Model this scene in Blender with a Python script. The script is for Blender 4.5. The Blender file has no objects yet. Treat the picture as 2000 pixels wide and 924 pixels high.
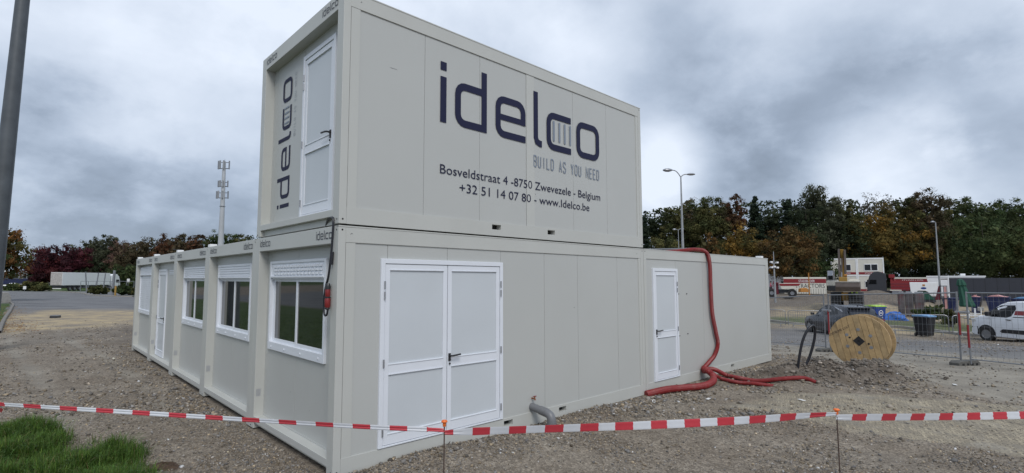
import bpy, math, random
import numpy as np
from mathutils import Vector, Matrix, Euler
random.seed(7); rng = np.random.default_rng(7)
sc = bpy.context.scene
# ------------------------------------------------------------------ camera
CAM = np.array([-2.5182, -5.1644, 2.0596]); ROT = (1.6511, -0.0026, -0.7298); FPX = 1008.94; PX = 1000 - 54.45; PY = 462 + 3.69
cd = bpy.data.cameras.new('camera'); cam = bpy.data.objects.new('camera', cd); sc.collection.objects.link(cam)
cam.location = CAM; cam.rotation_euler = Euler(ROT, 'XYZ')
cd.sensor_width = 36; cd.lens = FPX * 36 / 2000; cd.shift_x = 54.45 / 2000; cd.shift_y = 3.69 / 2000
cd.clip_start = .05; cd.clip_end = 3000; sc.camera = cam
RM = np.array(Euler(ROT, 'XYZ').to_matrix())
def ray(u, v): return RM @ np.array([(u - PX) / FPX, -(v - PY) / FPX, -1.])
FW = np.array([math.sin(.7298), math.cos(.7298)]); RT = np.array([math.cos(.7298), -math.sin(.7298)])
# ------------------------------------------------------------------ light
SUN_EL, SUN_AZ = math.radians(46), math.radians(208)      # high thin sun behind the clouds, behind the camera
w = bpy.data.worlds.new('World'); sc.world = w; w.use_nodes = True
def build_world():
    nt = w.node_tree; N = nt.nodes; Lk = nt.links; N.clear()
    out = N.new('ShaderNodeOutputWorld'); bg = N.new('ShaderNodeBackground'); bg.inputs[1].default_value = .1
    sky = N.new('ShaderNodeTexSky'); sky.sky_type = 'NISHITA'; sky.sun_disc = False; sky.sun_elevation = SUN_EL; sky.sun_rotation = SUN_AZ
    tc = N.new('ShaderNodeTexCoord')
    def math_(op, a, b=None, c=None, clamp=False):
        n = N.new('ShaderNodeMath'); n.operation = op; n.use_clamp = clamp
        for i, q in enumerate((a, b, c)):
            if q is None: continue
            if isinstance(q, (int, float)): n.inputs[i].default_value = q
            else: Lk.new(q, n.inputs[i])
        return n.outputs[0]
    nrm = N.new('ShaderNodeVectorMath'); nrm.operation = 'NORMALIZE'; Lk.new(tc.outputs['Generated'], nrm.inputs[0])
    sep = N.new('ShaderNodeSeparateXYZ'); Lk.new(nrm.outputs[0], sep.inputs[0])
    zz = math_('ADD', math_('MAXIMUM', sep.outputs[2], 0.0), .5)
    comb = N.new('ShaderNodeCombineXYZ')
    Lk.new(math_('DIVIDE', sep.outputs[0], zz), comb.inputs[0]); Lk.new(math_('DIVIDE', sep.outputs[1], zz), comb.inputs[1])
    def noise(scale, det, rough, dist=0., off=0.):
        n = N.new('ShaderNodeTexNoise'); n.inputs['Scale'].default_value = scale; n.inputs['Detail'].default_value = det
        n.inputs['Roughness'].default_value = rough; n.inputs['Distortion'].default_value = dist
        m = N.new('ShaderNodeMapping'); m.inputs['Location'].default_value = (off, off * .7, 0); Lk.new(comb.outputs[0], m.inputs[0]); Lk.new(m.outputs[0], n.inputs['Vector'])
        return n.outputs['Fac']
    big = noise(1.1, 7, .5, .2, 3.1); mid = noise(3.6, 9, .55, .15, 7.7)
    warp = noise(5.0, 8, .58, 0, 1.3)
    base = math_('ADD', math_('MULTIPLY', math_('SUBTRACT', big, .5), 1.1), math_('MULTIPLY', math_('SUBTRACT', mid, .5), .85))
    # large cloud masses of this sky: direction, angular size, strength
    def blob(u, v, rad_px, amp):
        global_d = ray(u, v); global_d = global_d / np.linalg.norm(global_d)
        dp = N.new('ShaderNodeVectorMath'); dp.operation = 'DOT_PRODUCT'; Lk.new(nrm.outputs[0], dp.inputs[0]); dp.inputs[1].default_value = tuple(global_d)
        ang = math.atan(rad_px / FPX)
        t = math_('DIVIDE', math_('SUBTRACT', 1.0, dp.outputs['Value']), 1 - math.cos(ang))
        t = math_('ADD', t, math_('MULTIPLY', math_('SUBTRACT', warp, .5), 2.2))
        e = math_('SUBTRACT', 1.0, math_('MULTIPLY', t, .5), clamp=True)
        e = math_('MULTIPLY', e, e)
        return math_('MULTIPLY', e, amp)
    tot = math_('MULTIPLY', base, .9)
    for b in ((250, 60, 430, .30), (900, -120, 330, .25), (1290, 330, 85, .48), (1710, 355, 125, .55), (1500, 60, 120, .12), (1930, 60, 260, .26), (330, 300, 130, .14),
              (1345, 130, 120, -.30), (1830, 240, 200, -.42), (1560, 230, 170, -.34), (200, 450, 260, -.56), (80, 340, 120, -.22), (1480, 330, 110, -.2), (400, 420, 160, -.25), (1120, 60, 70, .1)):
        tot = math_('ADD', tot, blob(*b))
    ramp = N.new('ShaderNodeValToRGB'); Lk.new(math_('ADD', tot, .62), ramp.inputs[0]); cr = ramp.color_ramp
    cr.elements[0].position = .05; cr.elements[0].color = (.20, .245, .315, 1)
    cr.elements[1].position = 1.0; cr.elements[1].color = (.70, .765, .87, 1)
    for p, c in ((.3, (.285, .345, .44)), (.5, (.39, .46, .57)), (.72, (.54, .61, .72))):
        e = cr.elements.new(p); e.color = (*c, 1)
    sc10 = N.new('ShaderNodeVectorMath'); sc10.operation = 'SCALE'; Lk.new(ramp.outputs[0], sc10.inputs[0]); sc10.inputs['Scale'].default_value = 9.5
    mx = N.new('ShaderNodeMixRGB'); mx.inputs[0].default_value = .96; Lk.new(sky.outputs[0], mx.inputs[1]); Lk.new(sc10.outputs[0], mx.inputs[2])
    # below the horizon: dull earth
    gm = N.new('ShaderNodeMixRGB'); Lk.new(math_('MULTIPLY', math_('ADD', sep.outputs[2], .03), 40, clamp=True), gm.inputs[0]); gm.inputs[1].default_value = (1.6, 1.55, 1.45, 1); Lk.new(mx.outputs[0], gm.inputs[2])
    Lk.new(gm.outputs[0], bg.inputs[0]); Lk.new(bg.outputs[0], out.inputs[0])
build_world()
sl = bpy.data.lights.new('sun', 'SUN'); sl.energy = 1.5; sl.angle = math.radians(25); sl.color = (1, .965, .92)
so = bpy.data.objects.new('sun', sl); sc.collection.objects.link(so)
sd = Vector((math.sin(SUN_AZ) * math.cos(SUN_EL), math.cos(SUN_AZ) * math.cos(SUN_EL), math.sin(SUN_EL)))
so.rotation_euler = sd.to_track_quat('Z', 'Y').to_euler()
vs = sc.view_settings; vs.view_transform = 'Standard'; vs.look = 'None'; vs.exposure = 0.34; vs.gamma = 1; vs.use_curve_mapping = False
sc.cycles.max_bounces = 5; sc.cycles.use_denoising = True
# ------------------------------------------------------------------ terrain height
def sm(a, b, x): t = np.clip((x - a) / (b - a), 0, 1); return t * t * (3 - 2 * t)
def dl(x, y):
    dx, dy = x - CAM[0], y - CAM[1]
    return dx * FW[0] + dy * FW[1], dx * RT[0] + dy * RT[1]
def hill(x, y, cx, cy, rx, ry, h, a=0):
    c, s = math.cos(a), math.sin(a); X = (x - cx) * c + (y - cy) * s; Y = -(x - cx) * s + (y - cy) * c
    return h * np.exp(-(X / rx) ** 2 - (Y / ry) ** 2)
_G = None
def lattice(x, y, seed):
    xi, yi = np.floor(x).astype(np.int64), np.floor(y).astype(np.int64); fx, fy = x - xi, y - yi
    def h(i, j):
        n = (i * 374761393 + j * 668265263 + seed * 1442695041) & 0xffffffff
        n = ((n ^ (n >> 13)) * 1274126177) & 0xffffffff; return ((n ^ (n >> 16)) & 0xffff) / 65535.
    fx, fy = fx * fx * (3 - 2 * fx), fy * fy * (3 - 2 * fy)
    return (h(xi, yi) * (1 - fx) + h(xi + 1, yi) * fx) * (1 - fy) + (h(xi, yi + 1) * (1 - fx) + h(xi + 1, yi + 1) * fx) * fy - .5
def fbm(x, y, s, o=4, seed=0):
    r = 0; a = 1.
    for k in range(o): r = r + a * lattice(x * s + k * 17.3, y * s - k * 9.1, seed + k); s *= 2.03; a *= .5
    return r
def ghs(x, y):
    "smooth terrain"
    x = np.asarray(x, float); y = np.asarray(y, float); d, l = dl(x, y)
    fr = np.interp(d, [0, 12.6, 16.6, 24.5, 31, 45, 58, 68, 80, 92, 104, 140, 400], [0, 0, -.18, -.72, -.86, -.7, -.35, -.05, -.15, -.3, .35, .7, 2.5])
    fl = np.interp(d, [0, 35, 70, 120, 400], [0, -.02, -.35, -.55, .2])
    wr = sm(2, 11, l)
    return fr * wr + fl * (1 - wr)
def near_hills(x, y):
    h = hill(x, y, *MOUND, 1.5, .62, .27, -.62) + hill(x, y, MOUND[0] - 1.3, MOUND[1] + .75, .55, .4, .16) + hill(x, y, MOUND[0] + .9, MOUND[1] - .5, .6, .35, .12)
    h += np.where((y < .0) & (y > -1.5), hill(x, y, 1.0, -.1, .9, .28, .07) + hill(x, y, 3.9, -.15, .8, .3, .05) + hill(x, y, -.3, -.2, .6, .4, .03), 0)
    return h
def A(u, v, dep): r = CAM + ray(u, v) * dep; return r
def G(u, v):
    "ground point seen at photo pixel u, v"
    r = ray(u, v); t = 1.
    for k in range(4000):
        p = CAM + r * t
        if p[2] < ghs(p[0], p[1]): break
        t *= 1.002
    return p
def AG(u, dep):
    "ground point in the direction of photo column u at a depth"
    p = CAM + ray(u, 550) * dep; z = float(ghs(p[0], p[1])); return np.array([p[0], p[1], z])
def VZ(u, v, dep): return float((CAM + ray(u, v) * dep)[2])
_m = CAM + ray(1650, 724) * 11.2; MOUND = (float(_m[0]), float(_m[1]))
# ------------------------------------------------------------------ helpers
col = sc.collection
class MB:
    def __init__(s): s.v = []; s.f = []; s.mi = []; s.T = None; s.c = []
    def add(s, vs_, fs, m=0):
        b = len(s.v)
        for p in vs_:
            if s.T is not None: p = s.T(*p)
            s.v.append((float(p[0]), float(p[1]), float(p[2])))
        for f in fs: s.f.append([b + i for i in f]); s.mi.append(m)
        return s
    def box(s, x0, y0, z0, x1, y1, z1, m=0):
        return s.add([(x0, y0, z0), (x1, y0, z0), (x1, y1, z0), (x0, y1, z0), (x0, y0, z1), (x1, y0, z1), (x1, y1, z1), (x0, y1, z1)],
                     [(0, 3, 2, 1), (4, 5, 6, 7), (0, 1, 5, 4), (1, 2, 6, 5), (2, 3, 7, 6), (3, 0, 4, 7)], m)
    def tube(s, pts, r, n=8, m=0, cap=True):
        P = [Vector([float(c) for c in p]) for p in pts]; rs = r if isinstance(r, (list, tuple)) else [r] * len(P)
        vs_ = []; up = None
        for i, p in enumerate(P):
            t = (P[min(i + 1, len(P) - 1)] - P[max(i - 1, 0)])
            if t.length < 1e-9: t = Vector((0, 0, 1))
            t.normalize()
            if up is None: up = Vector((0, 0, 1)) if abs(t.z) < .9 else Vector((1, 0, 0))
            a = t.cross(up)
            if a.length < 1e-4: a = t.cross(Vector((0, 1, 0)))
            a.normalize(); b = a.cross(t); up = b
            for k in range(n):
                q = 2 * math.pi * k / n; vs_.append(p + (a * math.cos(q) + b * math.sin(q)) * rs[i])
        fs = [(i * n + k, i * n + (k + 1) % n, (i + 1) * n + (k + 1) % n, (i + 1) * n + k) for i in range(len(P) - 1) for k in range(n)]
        if cap: fs += [tuple(range(n))[::-1], tuple((len(P) - 1) * n + k for k in range(n))]
        return s.add(vs_, fs, m)
    def lathe(s, prof, n=16, at=(0, 0, 0), axis='z', m=0):
        vs_ = []
        for r, h in prof:
            for k in range(n):
                q = 2 * math.pi * k / n; a, b = r * math.cos(q), r * math.sin(q)
                p = (a, b, h) if axis == 'z' else ((h, a, b) if axis == 'x' else (b, h, a))
                vs_.append((p[0] + at[0], p[1] + at[1], p[2] + at[2]))
        fs = [(i * n + k, i * n + (k + 1) % n, (i + 1) * n + (k + 1) % n, (i + 1) * n + k) for i in range(len(prof) - 1) for k in range(n)]
        fs += [tuple(range(n))[::-1], tuple((len(prof) - 1) * n + k for k in range(n))]
        return s.add(vs_, fs, m)
    def prism(s, poly, a, b, axis='y', m=0):
        n = len(poly)
        mk = {'y': lambda p, t: (p[0], t, p[1]), 'x': lambda p, t: (t, p[0], p[1]), 'z': lambda p, t: (p[0], p[1], t)}[axis]
        return s.add([mk(p, a) for p in poly] + [mk(p, b) for p in poly], [tuple(range(n))[::-1], tuple(range(n, 2 * n))] + [(i, (i + 1) % n, (i + 1) % n + n, i + n) for i in range(n)], m)
    def build(s, name, mats, parent=None, bevel=0, smooth=False, **tags):
        me = bpy.data.meshes.new(name); me.from_pydata(s.v, [], s.f)
        if not isinstance(mats, (list, tuple)): mats = [mats]
        for q in mats: me.materials.append(q)
        me.polygons.foreach_set('material_index', s.mi)
        if smooth:
            me.polygons.foreach_set('use_smooth', [True] * len(s.f))
            me.set_sharp_from_angle(angle=math.radians(40))
        o = bpy.data.objects.new(name, me); col.objects.link(o)
        if parent: o.parent = parent
        if bevel:
            b = o.modifiers.new('b', 'BEVEL'); b.width = bevel; b.segments = 2; b.limit_method = 'ANGLE'; b.angle_limit = math.radians(40)
        for k, q in tags.items(): o[k] = q
        return o
def thing(name, label, cat, loc=(0, 0, 0), rz=0, group=None):
    o = bpy.data.objects.new(name, None); col.objects.link(o); o.location = [float(c) for c in loc]; o.rotation_euler = (0, 0, rz)
    o.empty_display_size = .1; tag(o, label, cat, group); return o
def tag(o, label, cat, group=None):
    o['label'] = label; o['category'] = cat
    if group: o['group'] = group
    return o
def raw(name, v, f, mats, parent=None, cols=None, smooth=False, loose=None):
    "numpy verts and equal-sized faces"
    v = np.asarray(v, np.float32); f = np.asarray(f, np.int32); me = bpy.data.meshes.new(name); k = f.shape[1]
    me.vertices.add(len(v)); me.vertices.foreach_set('co', v.ravel()); me.loops.add(f.size); me.loops.foreach_set('vertex_index', f.ravel())
    me.polygons.add(len(f)); me.polygons.foreach_set('loop_start', np.arange(0, f.size, k, dtype=np.int32)); me.polygons.foreach_set('loop_total', np.full(len(f), k, np.int32))
    me.update(calc_edges=True)
    if smooth: me.polygons.foreach_set('use_smooth', np.ones(len(f), bool))
    if cols is not None:
        for cn, ca in cols.items():
            a = me.color_attributes.new(cn, 'FLOAT_COLOR', 'POINT'); a.data.foreach_set('color', np.asarray(ca, np.float32).ravel())
    if not isinstance(mats, (list, tuple)): mats = [mats]
    for q in mats: me.materials.append(q)
    o = bpy.data.objects.new(name, me); col.objects.link(o)
    if parent: o.parent = parent
    return o
def mat(name, c, rough=.6, metal=0., var=.06, vs_=3., bump=0., bs=40., spec=.5, dirt=None, dirts=1.5, dirta=.35, ior=None):
    m = bpy.data.materials.new(name); m.use_nodes = True; nt = m.node_tree; N = nt.nodes; Lk = nt.links; b = N['Principled BSDF']
    b.inputs['Roughness'].default_value = rough; b.inputs['Metallic'].default_value = metal; b.inputs['Specular IOR Level'].default_value = spec
    if ior: b.inputs['IOR'].default_value = ior
    tc = N.new('ShaderNodeTexCoord'); n = N.new('ShaderNodeTexNoise'); n.inputs['Scale'].default_value = vs_; n.inputs['Detail'].default_value = 6
    Lk.new(tc.outputs['Object'], n.inputs['Vector'])
    hi = tuple(min(1, q * (1 + var)) for q in c) + (1,); lo = tuple(q * (1 - var) for q in c) + (1,)
    mr = N.new('ShaderNodeMapRange'); mr.inputs[1].default_value = .3; mr.inputs[2].default_value = .7; Lk.new(n.outputs['Fac'], mr.inputs[0])
    mx = N.new('ShaderNodeMixRGB'); Lk.new(mr.outputs[0], mx.inputs[0]); mx.inputs[1].default_value = lo; mx.inputs[2].default_value = hi; last = mx.outputs[0]
    if dirt:
        n2 = N.new('ShaderNodeTexNoise'); n2.inputs['Scale'].default_value = dirts; n2.inputs['Detail'].default_value = 9; n2.inputs['Roughness'].default_value = .65; Lk.new(tc.outputs['Object'], n2.inputs['Vector'])
        r2 = N.new('ShaderNodeMapRange'); r2.inputs[1].default_value = .52; r2.inputs[2].default_value = .75; r2.inputs[4].default_value = dirta; Lk.new(n2.outputs['Fac'], r2.inputs[0])
        m2 = N.new('ShaderNodeMixRGB'); Lk.new(r2.outputs[0], m2.inputs[0]); Lk.new(last, m2.inputs[1]); m2.inputs[2].default_value = (*dirt, 1); last = m2.outputs[0]
    Lk.new(last, b.inputs['Base Color'])
    if bump:
        n3 = N.new('ShaderNodeTexNoise'); n3.inputs['Scale'].default_value = bs; n3.inputs['Detail'].default_value = 5; Lk.new(tc.outputs['Object'], n3.inputs['Vector'])
        bp = N.new('ShaderNodeBump'); bp.inputs['Strength'].default_value = bump; bp.inputs['Distance'].default_value = .02; Lk.new(n3.outputs['Fac'], bp.inputs['Height']); Lk.new(bp.outputs[0], b.inputs['Normal'])
    return m
MT = dict(
    frame=mat('painted frame steel', (.485, .492, .465), .42, var=.03, vs_=1.2, dirt=(.33, .32, .29), dirts=.9, dirta=.16),
    panel=mat('coated wall panel', (.455, .465, .448), .38, var=.02, vs_=.7, dirt=(.36, .35, .32), dirts=.8, dirta=.10),
    panel2=mat('joint cover strip', (.485, .492, .465), .38, var=.02, vs_=.7),
    alu=mat('white aluminium', (.70, .73, .78), .35, var=.02),
    leaf=mat('door leaf sheet', (.54, .575, .605), .33, var=.025, vs_=1.5),
    seam=mat('dark joint', (.10, .10, .10), .8), black=mat('black plastic', (.02, .02, .022), .35), dark=mat('dark cavity', (.012, .012, .012), .9),
    rubber=mat('tyre rubber', (.025, .025, .026), .85, var=.2), steel=mat('galvanised steel', (.27, .28, .295), .45, .75, var=.12, vs_=9),
    pole=mat('weathered zinc pole', (.30, .315, .33), .6, .25, var=.15, vs_=2.5, dirt=(.2, .2, .2)),
    navy=mat('navy vinyl', (.014, .016, .048), .6, var=.03, spec=.25), greyv=mat('grey blue vinyl', (.20, .235, .29), .45), greyv2=mat('faint grey vinyl', (.34, .36, .385), .45),
    logo=mat('printed beam logo', (.045, .05, .07), .6), hinge=mat('hinge steel', (.33, .34, .36), .35, .6),
    glass=mat('window glass', (.012, .014, .014), .03, var=.3, spec=1.0, ior=1.75), blindc=mat('roller blind', (.68, .71, .76), .4),
    redh=mat('red corrugated plastic', (.21, .017, .018), .45, var=.12, vs_=6, dirt=(.25, .2, .17), dirts=8, dirta=.25),
    blackc=mat('black cable sheath', (.015, .016, .022), .38), redp=mat('red connector', (.20, .018, .018), .4), grey_pvc=mat('grey drain pipe', (.16, .165, .175), .4, var=.08),
    copper=mat('brass valve', (.35, .14, .07), .35, .8), orange=mat('orange plastic cap', (.80, .17, .03), .45), rust=mat('rusty rebar', (.07, .045, .035), .8, var=.3, vs_=60),
    concrete=mat('concrete', (.30, .29, .27), .9, var=.15, vs_=7, bump=.3, dirt=(.15, .14, .12)), conc2=mat('concrete kerb', (.27, .255, .23), .9, var=.2, vs_=3, bump=.3, dirt=(.12, .10, .08)),
    white=mat('white paint', (.78, .79, .80), .35, var=.03, dirt=(.4, .38, .35), dirta=.2), offw=mat('cream paint', (.62, .60, .53), .45, var=.05, dirt=(.35, .32, .27)),
    red=mat('red paint', (.22, .016, .02), .4, var=.08), dred=mat('dark red steel', (.16, .018, .03), .5, var=.15, dirt=(.1, .08, .07)), yellow=mat('machine yellow', (.32, .19, .04), .5, var=.12, dirt=(.12, .08, .05)),
    char=mat('charcoal paint', (.035, .037, .043), .35, var=.08), anth=mat('anthracite cladding', (.028, .031, .042), .6, var=.06), brownst=mat('worn bucket steel', (.085, .068, .06), .55, .3, var=.2, vs_=2),
    green=mat('green canvas', (.014, .075, .05), .8, var=.15, vs_=4), blue=mat('blue tarpaulin', (.03, .13, .45), .5, var=.2), glassd=mat('dim cabin glass', (.012, .013, .016), .25, spec=.4), skipb=mat('skip blue', (.010, .018, .075), .5, var=.1, dirt=(.08, .07, .07)),
    lime=mat('lime lid', (.35, .55, .06), .45), lblue=mat('light blue lid', (.14, .30, .52), .5), navyp=mat('blue bin plastic', (.012, .045, .22), .45), binb=mat('black bin plastic', (.015, .015, .018), .5),
    carp=mat('grey blue car paint', (.030, .034, .044), .22, .2, var=.02), cargl=mat('car glass', (.006, .007, .008), .08, var=.05, spec=.25), vanp=mat('white van paint', (.70, .72, .75), .25, var=.015, dirt=(.4, .37, .33), dirts=2, dirta=.15),
    rim=mat('wheel rim', (.30, .31, .33), .35, .7), amber=mat('amber', (.40, .17, .03), .5), lamp=mat('lamp glass', (.6, .6, .58), .3), pink=mat('faded pink cloth', (.55, .16, .2), .8), skin=mat('skin', (.42, .24, .17), .6), hair=mat('dark hair', (.015, .012, .01), .7),
    darkconc=mat('dark recycled block', (.10, .098, .09), .9, var=.2, vs_=8), dpole=mat('dark weathered pole', (.085, .095, .105), .5, .2, var=.2, vs_=2.5), bundle=mat('shrink wrapped bundles', (.08, .07, .072), .4, var=.5, vs_=1.5, dirt=(.2, .02, .03), dirts=1.2, dirta=.8),
    mastg=mat('light grey mast', (.40, .42, .44), .5, var=.08, vs_=.5), plate=mat('rating plate steel', (.42, .43, .44), .4, .3), kerbd=mat('old dark kerb', (.17, .16, .145), .9, var=.25, vs_=3, dirt=(.12, .08, .04)),
    clod=mat('root clod', (.07, .045, .03), .95, var=.4, vs_=30, bump=.6),
    trunk=mat('bark', (.07, .06, .05), .95, var=.3, vs_=3, bump=.5), wood2=mat('old timber', (.22, .17, .12), .85, var=.25, vs_=5), pinkb=mat('pink sheet', (.55, .28, .27), .7), signw=mat('sign face', (.75, .75, .74), .4))
# ------------------------------------------------------------------ ground sheet
def axis_coords(lo, hi, st, far, mid=None):
    a = list(np.arange(lo, hi, st)); s = st; x = hi
    while x < far: a.append(x); s = min(s * 1.12, 25); x += s
    b = []; s = st; x = lo - st
    while x > -far: b.append(x); s = min(s * 1.12, 25); x -= s
    return np.array(b[::-1] + a)
gx = axis_coords(-4.2, 13.5, .055, 1100); gy = axis_coords(-4.6, 9.0, .06, 1100)
X, Y = np.meshgrid(gx, gy); X = X.ravel(); Y = Y.ravel()
D, Lt = dl(X, Y)
def poly_mask(pts, x, y, soft=.12):
    "signed soft mask of a polygon in world xy"
    P = np.array([p[:2] for p in pts]); n = len(P); inside = np.zeros(len(x), bool); dist = np.full(len(x), 1e9)
    for i in range(n):
        a, b = P[i], P[(i + 1) % n]; e = b - a
        t = np.clip(((x - a[0]) * e[0] + (y - a[1]) * e[1]) / (e @ e + 1e-9), 0, 1); dist = np.minimum(dist, np.hypot(x - a[0] - t * e[0], y - a[1] - t * e[1]))
        c = ((a[1] > y) != (b[1] > y)) & (x < (b[0] - a[0]) * (y - a[1]) / ((b[1] - a[1]) if abs(b[1] - a[1]) > 1e-9 else 1e-9) + a[0]); inside ^= c
    return sm(-soft, soft, np.where(inside, dist, -dist))
wob = fbm(X, Y, .9, 4, 5)
def PM(px, soft=.15, wb=.5): return poly_mask([G(*p) for p in px], X + wb * wob, Y + wb * fbm(X, Y, 1.1, 4, 9), soft)
paver = PM([(1415, 792), (1530, 766), (1640, 768), (1800, 778), (2060, 800), (2160, 940), (2000, 895), (1640, 838)], .12, .35)
compact = PM([(1745, 735), (1600, 700), (1510, 690), (1500, 672), (1640, 668), (2150, 700), (2300, 800), (1990, 792), (1850, 760)], .4, .7)
clay = PM([(1530, 650), (1500, 620), (1520, 600), (2100, 600), (2100, 655), (1740, 655)], .6, .3)
band1 = PM([(1495, 640), (1620, 645), (2150, 685), (2150, 722), (1850, 690), (1495, 673)], .5, .5)
mudm = np.clip(near_hills(X, Y) / .09, 0, 1) * (X > 8) ; mudm = np.maximum(mudm, PM([(1545, 700), (1640, 690), (1800, 720), (1790, 750), (1600, 757), (1560, 735)], .3, .6) * .8)
leftroad = PM([(-60, 641), (5, 632), (60, 598), (40, 572), (-20, 556), (60, 552), (300, 565), (420, 600), (262, 604), (150, 606), (60, 628)], .8, .8)
farroad = sm(33, 37, D) * (1 - sm(108, 112, D)) * (1 - sm(-.1, .1, Lt / np.maximum(D, 1) + .45)) * (X > G(20, 560)[0] - 12)
sandl = PM([(0, 652), (25, 618), (90, 604), (262, 598), (300, 640), (262, 632), (150, 645), (60, 645)], .5, 1.0)
darkstrip = PM([(200, 655), (262, 636), (300, 650), (262, 690), (235, 672)], .4, .6)
GPX = ((-60, 838), (30, 834), (75, 838), (108, 866), (120, 884), (165, 872), (205, 872), (255, 892), (275, 925), (330, 990), (-60, 990))
lawn = np.maximum((X < -3.1 + .25 * wob) * 1.0 * (Y > -4) * (Y < 60), poly_mask([G(*q)[:2] for q in GPX], X + .25 * fbm(X, Y, 2.2, 3, 50), Y + .25 * fbm(X, Y, 2.2, 3, 51), .08))
backroad = poly_mask([(-60, -40), (-16, -40), (-12, 60), (-40, 90)], X, Y, .5)
lawn = lawn * (1 - backroad)
tray = PM([(262, 566), (140, 567), (-60, 556), (-60, 545), (400, 550), (400, 590), (262, 579)], 1.2, .2)
vergeR = PM([(1490, 628), (1600, 637), (1735, 640), (1900, 656), (1960, 650), (1960, 640), (1740, 626), (1500, 616)], .4, .2)
farR = sm(36, 42, D) * sm(10, 16, Lt)
Z = ghs(X, Y) + near_hills(X, Y)
nearw = 1 - sm(16, 30, D)
Z = Z + nearw * (fbm(X, Y, 1.3, 3, 2) * .030 + fbm(X, Y, 9., 3, 3) * .016) * (1 - .75 * paver) * (1 - .6 * compact)
Z = Z + np.clip(mudm, 0, 1) * fbm(X, Y, 3.5, 4, 21) * .17 * (X > 7)
Z = Z + fbm(X, Y, .5, 3, 33) * .9 * PM([(1500, 603), (1500, 582), (1640, 588), (1760, 590), (1900, 605), (1900, 625), (1740, 612), (1600, 610)], 1.0, .2)
_h = AG(1715, 62); Z = Z + hill(X, Y, _h[0], _h[1], 2.6, 2.2, 1.5) + hill(X, Y, _h[0] + 3, _h[1] - 1.5, 3, 2, .8)
# the sheet dips below every building
m = (X > .2) & (X < 12.0) & (Y > .3) & (Y < 2.4); Z = np.where(m, -.12, Z); m = (X > .2) & (X < 5.9) & (Y > .3) & (Y < 12.8); Z = np.where(m, -.12, Z)
rowg = (X > -.5) & (X < .3) & (Y > 1.2) & (Y < 13.5); Z = np.where(rowg, np.minimum(Z, -.015 + .3 * (Z)), Z)
nx, ny = len(gx), len(gy); ii = np.arange(nx * ny).reshape(ny, nx)
F4 = np.stack([ii[:-1, :-1], ii[:-1, 1:], ii[1:, 1:], ii[1:, :-1]], -1).reshape(-1, 4)
asph = np.clip(np.maximum(leftroad * (1 - sandl), farroad) + backroad, 0, 1); asph = np.maximum(asph, band1 * .8)
sand = np.clip(sandl * .9 + clay * .75, 0, 1)
grs = np.clip(np.maximum.reduce([lawn, tray * .9, vergeR * .8, sm(105, 112, D) * 1.0]), 0, 1)
for xc, ph in ((-.95, 0), (-2.35, .4)):                # wheel tracks in the dirt beside the row
    tk = np.exp(-((X - xc - .35 * np.sin(Y * .22 + ph)) / .17) ** 2) * sm(3, 5, Y) * (1 - sm(22, 25, Y)) * np.clip(.75 + 1.2 * fbm(X, Y, .8, 3, 61), 0, 1)
    compact = np.maximum(compact, tk * .75); Z = Z - .022 * tk; Z = Z + .016 * np.exp(-((np.abs(X - xc - .35 * np.sin(Y * .22 + ph)) - .3) / .1) ** 2) * sm(3, 5, Y) * (1 - sm(22, 25, Y))
mud = np.clip(mudm + darkstrip * .7 + farR * .75 * (1 - vergeR), 0, 1)
m1 = np.stack([asph, paver, sand, np.ones_like(X)], 1); m2 = np.stack([grs, mud, compact, np.ones_like(X)], 1)
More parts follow.
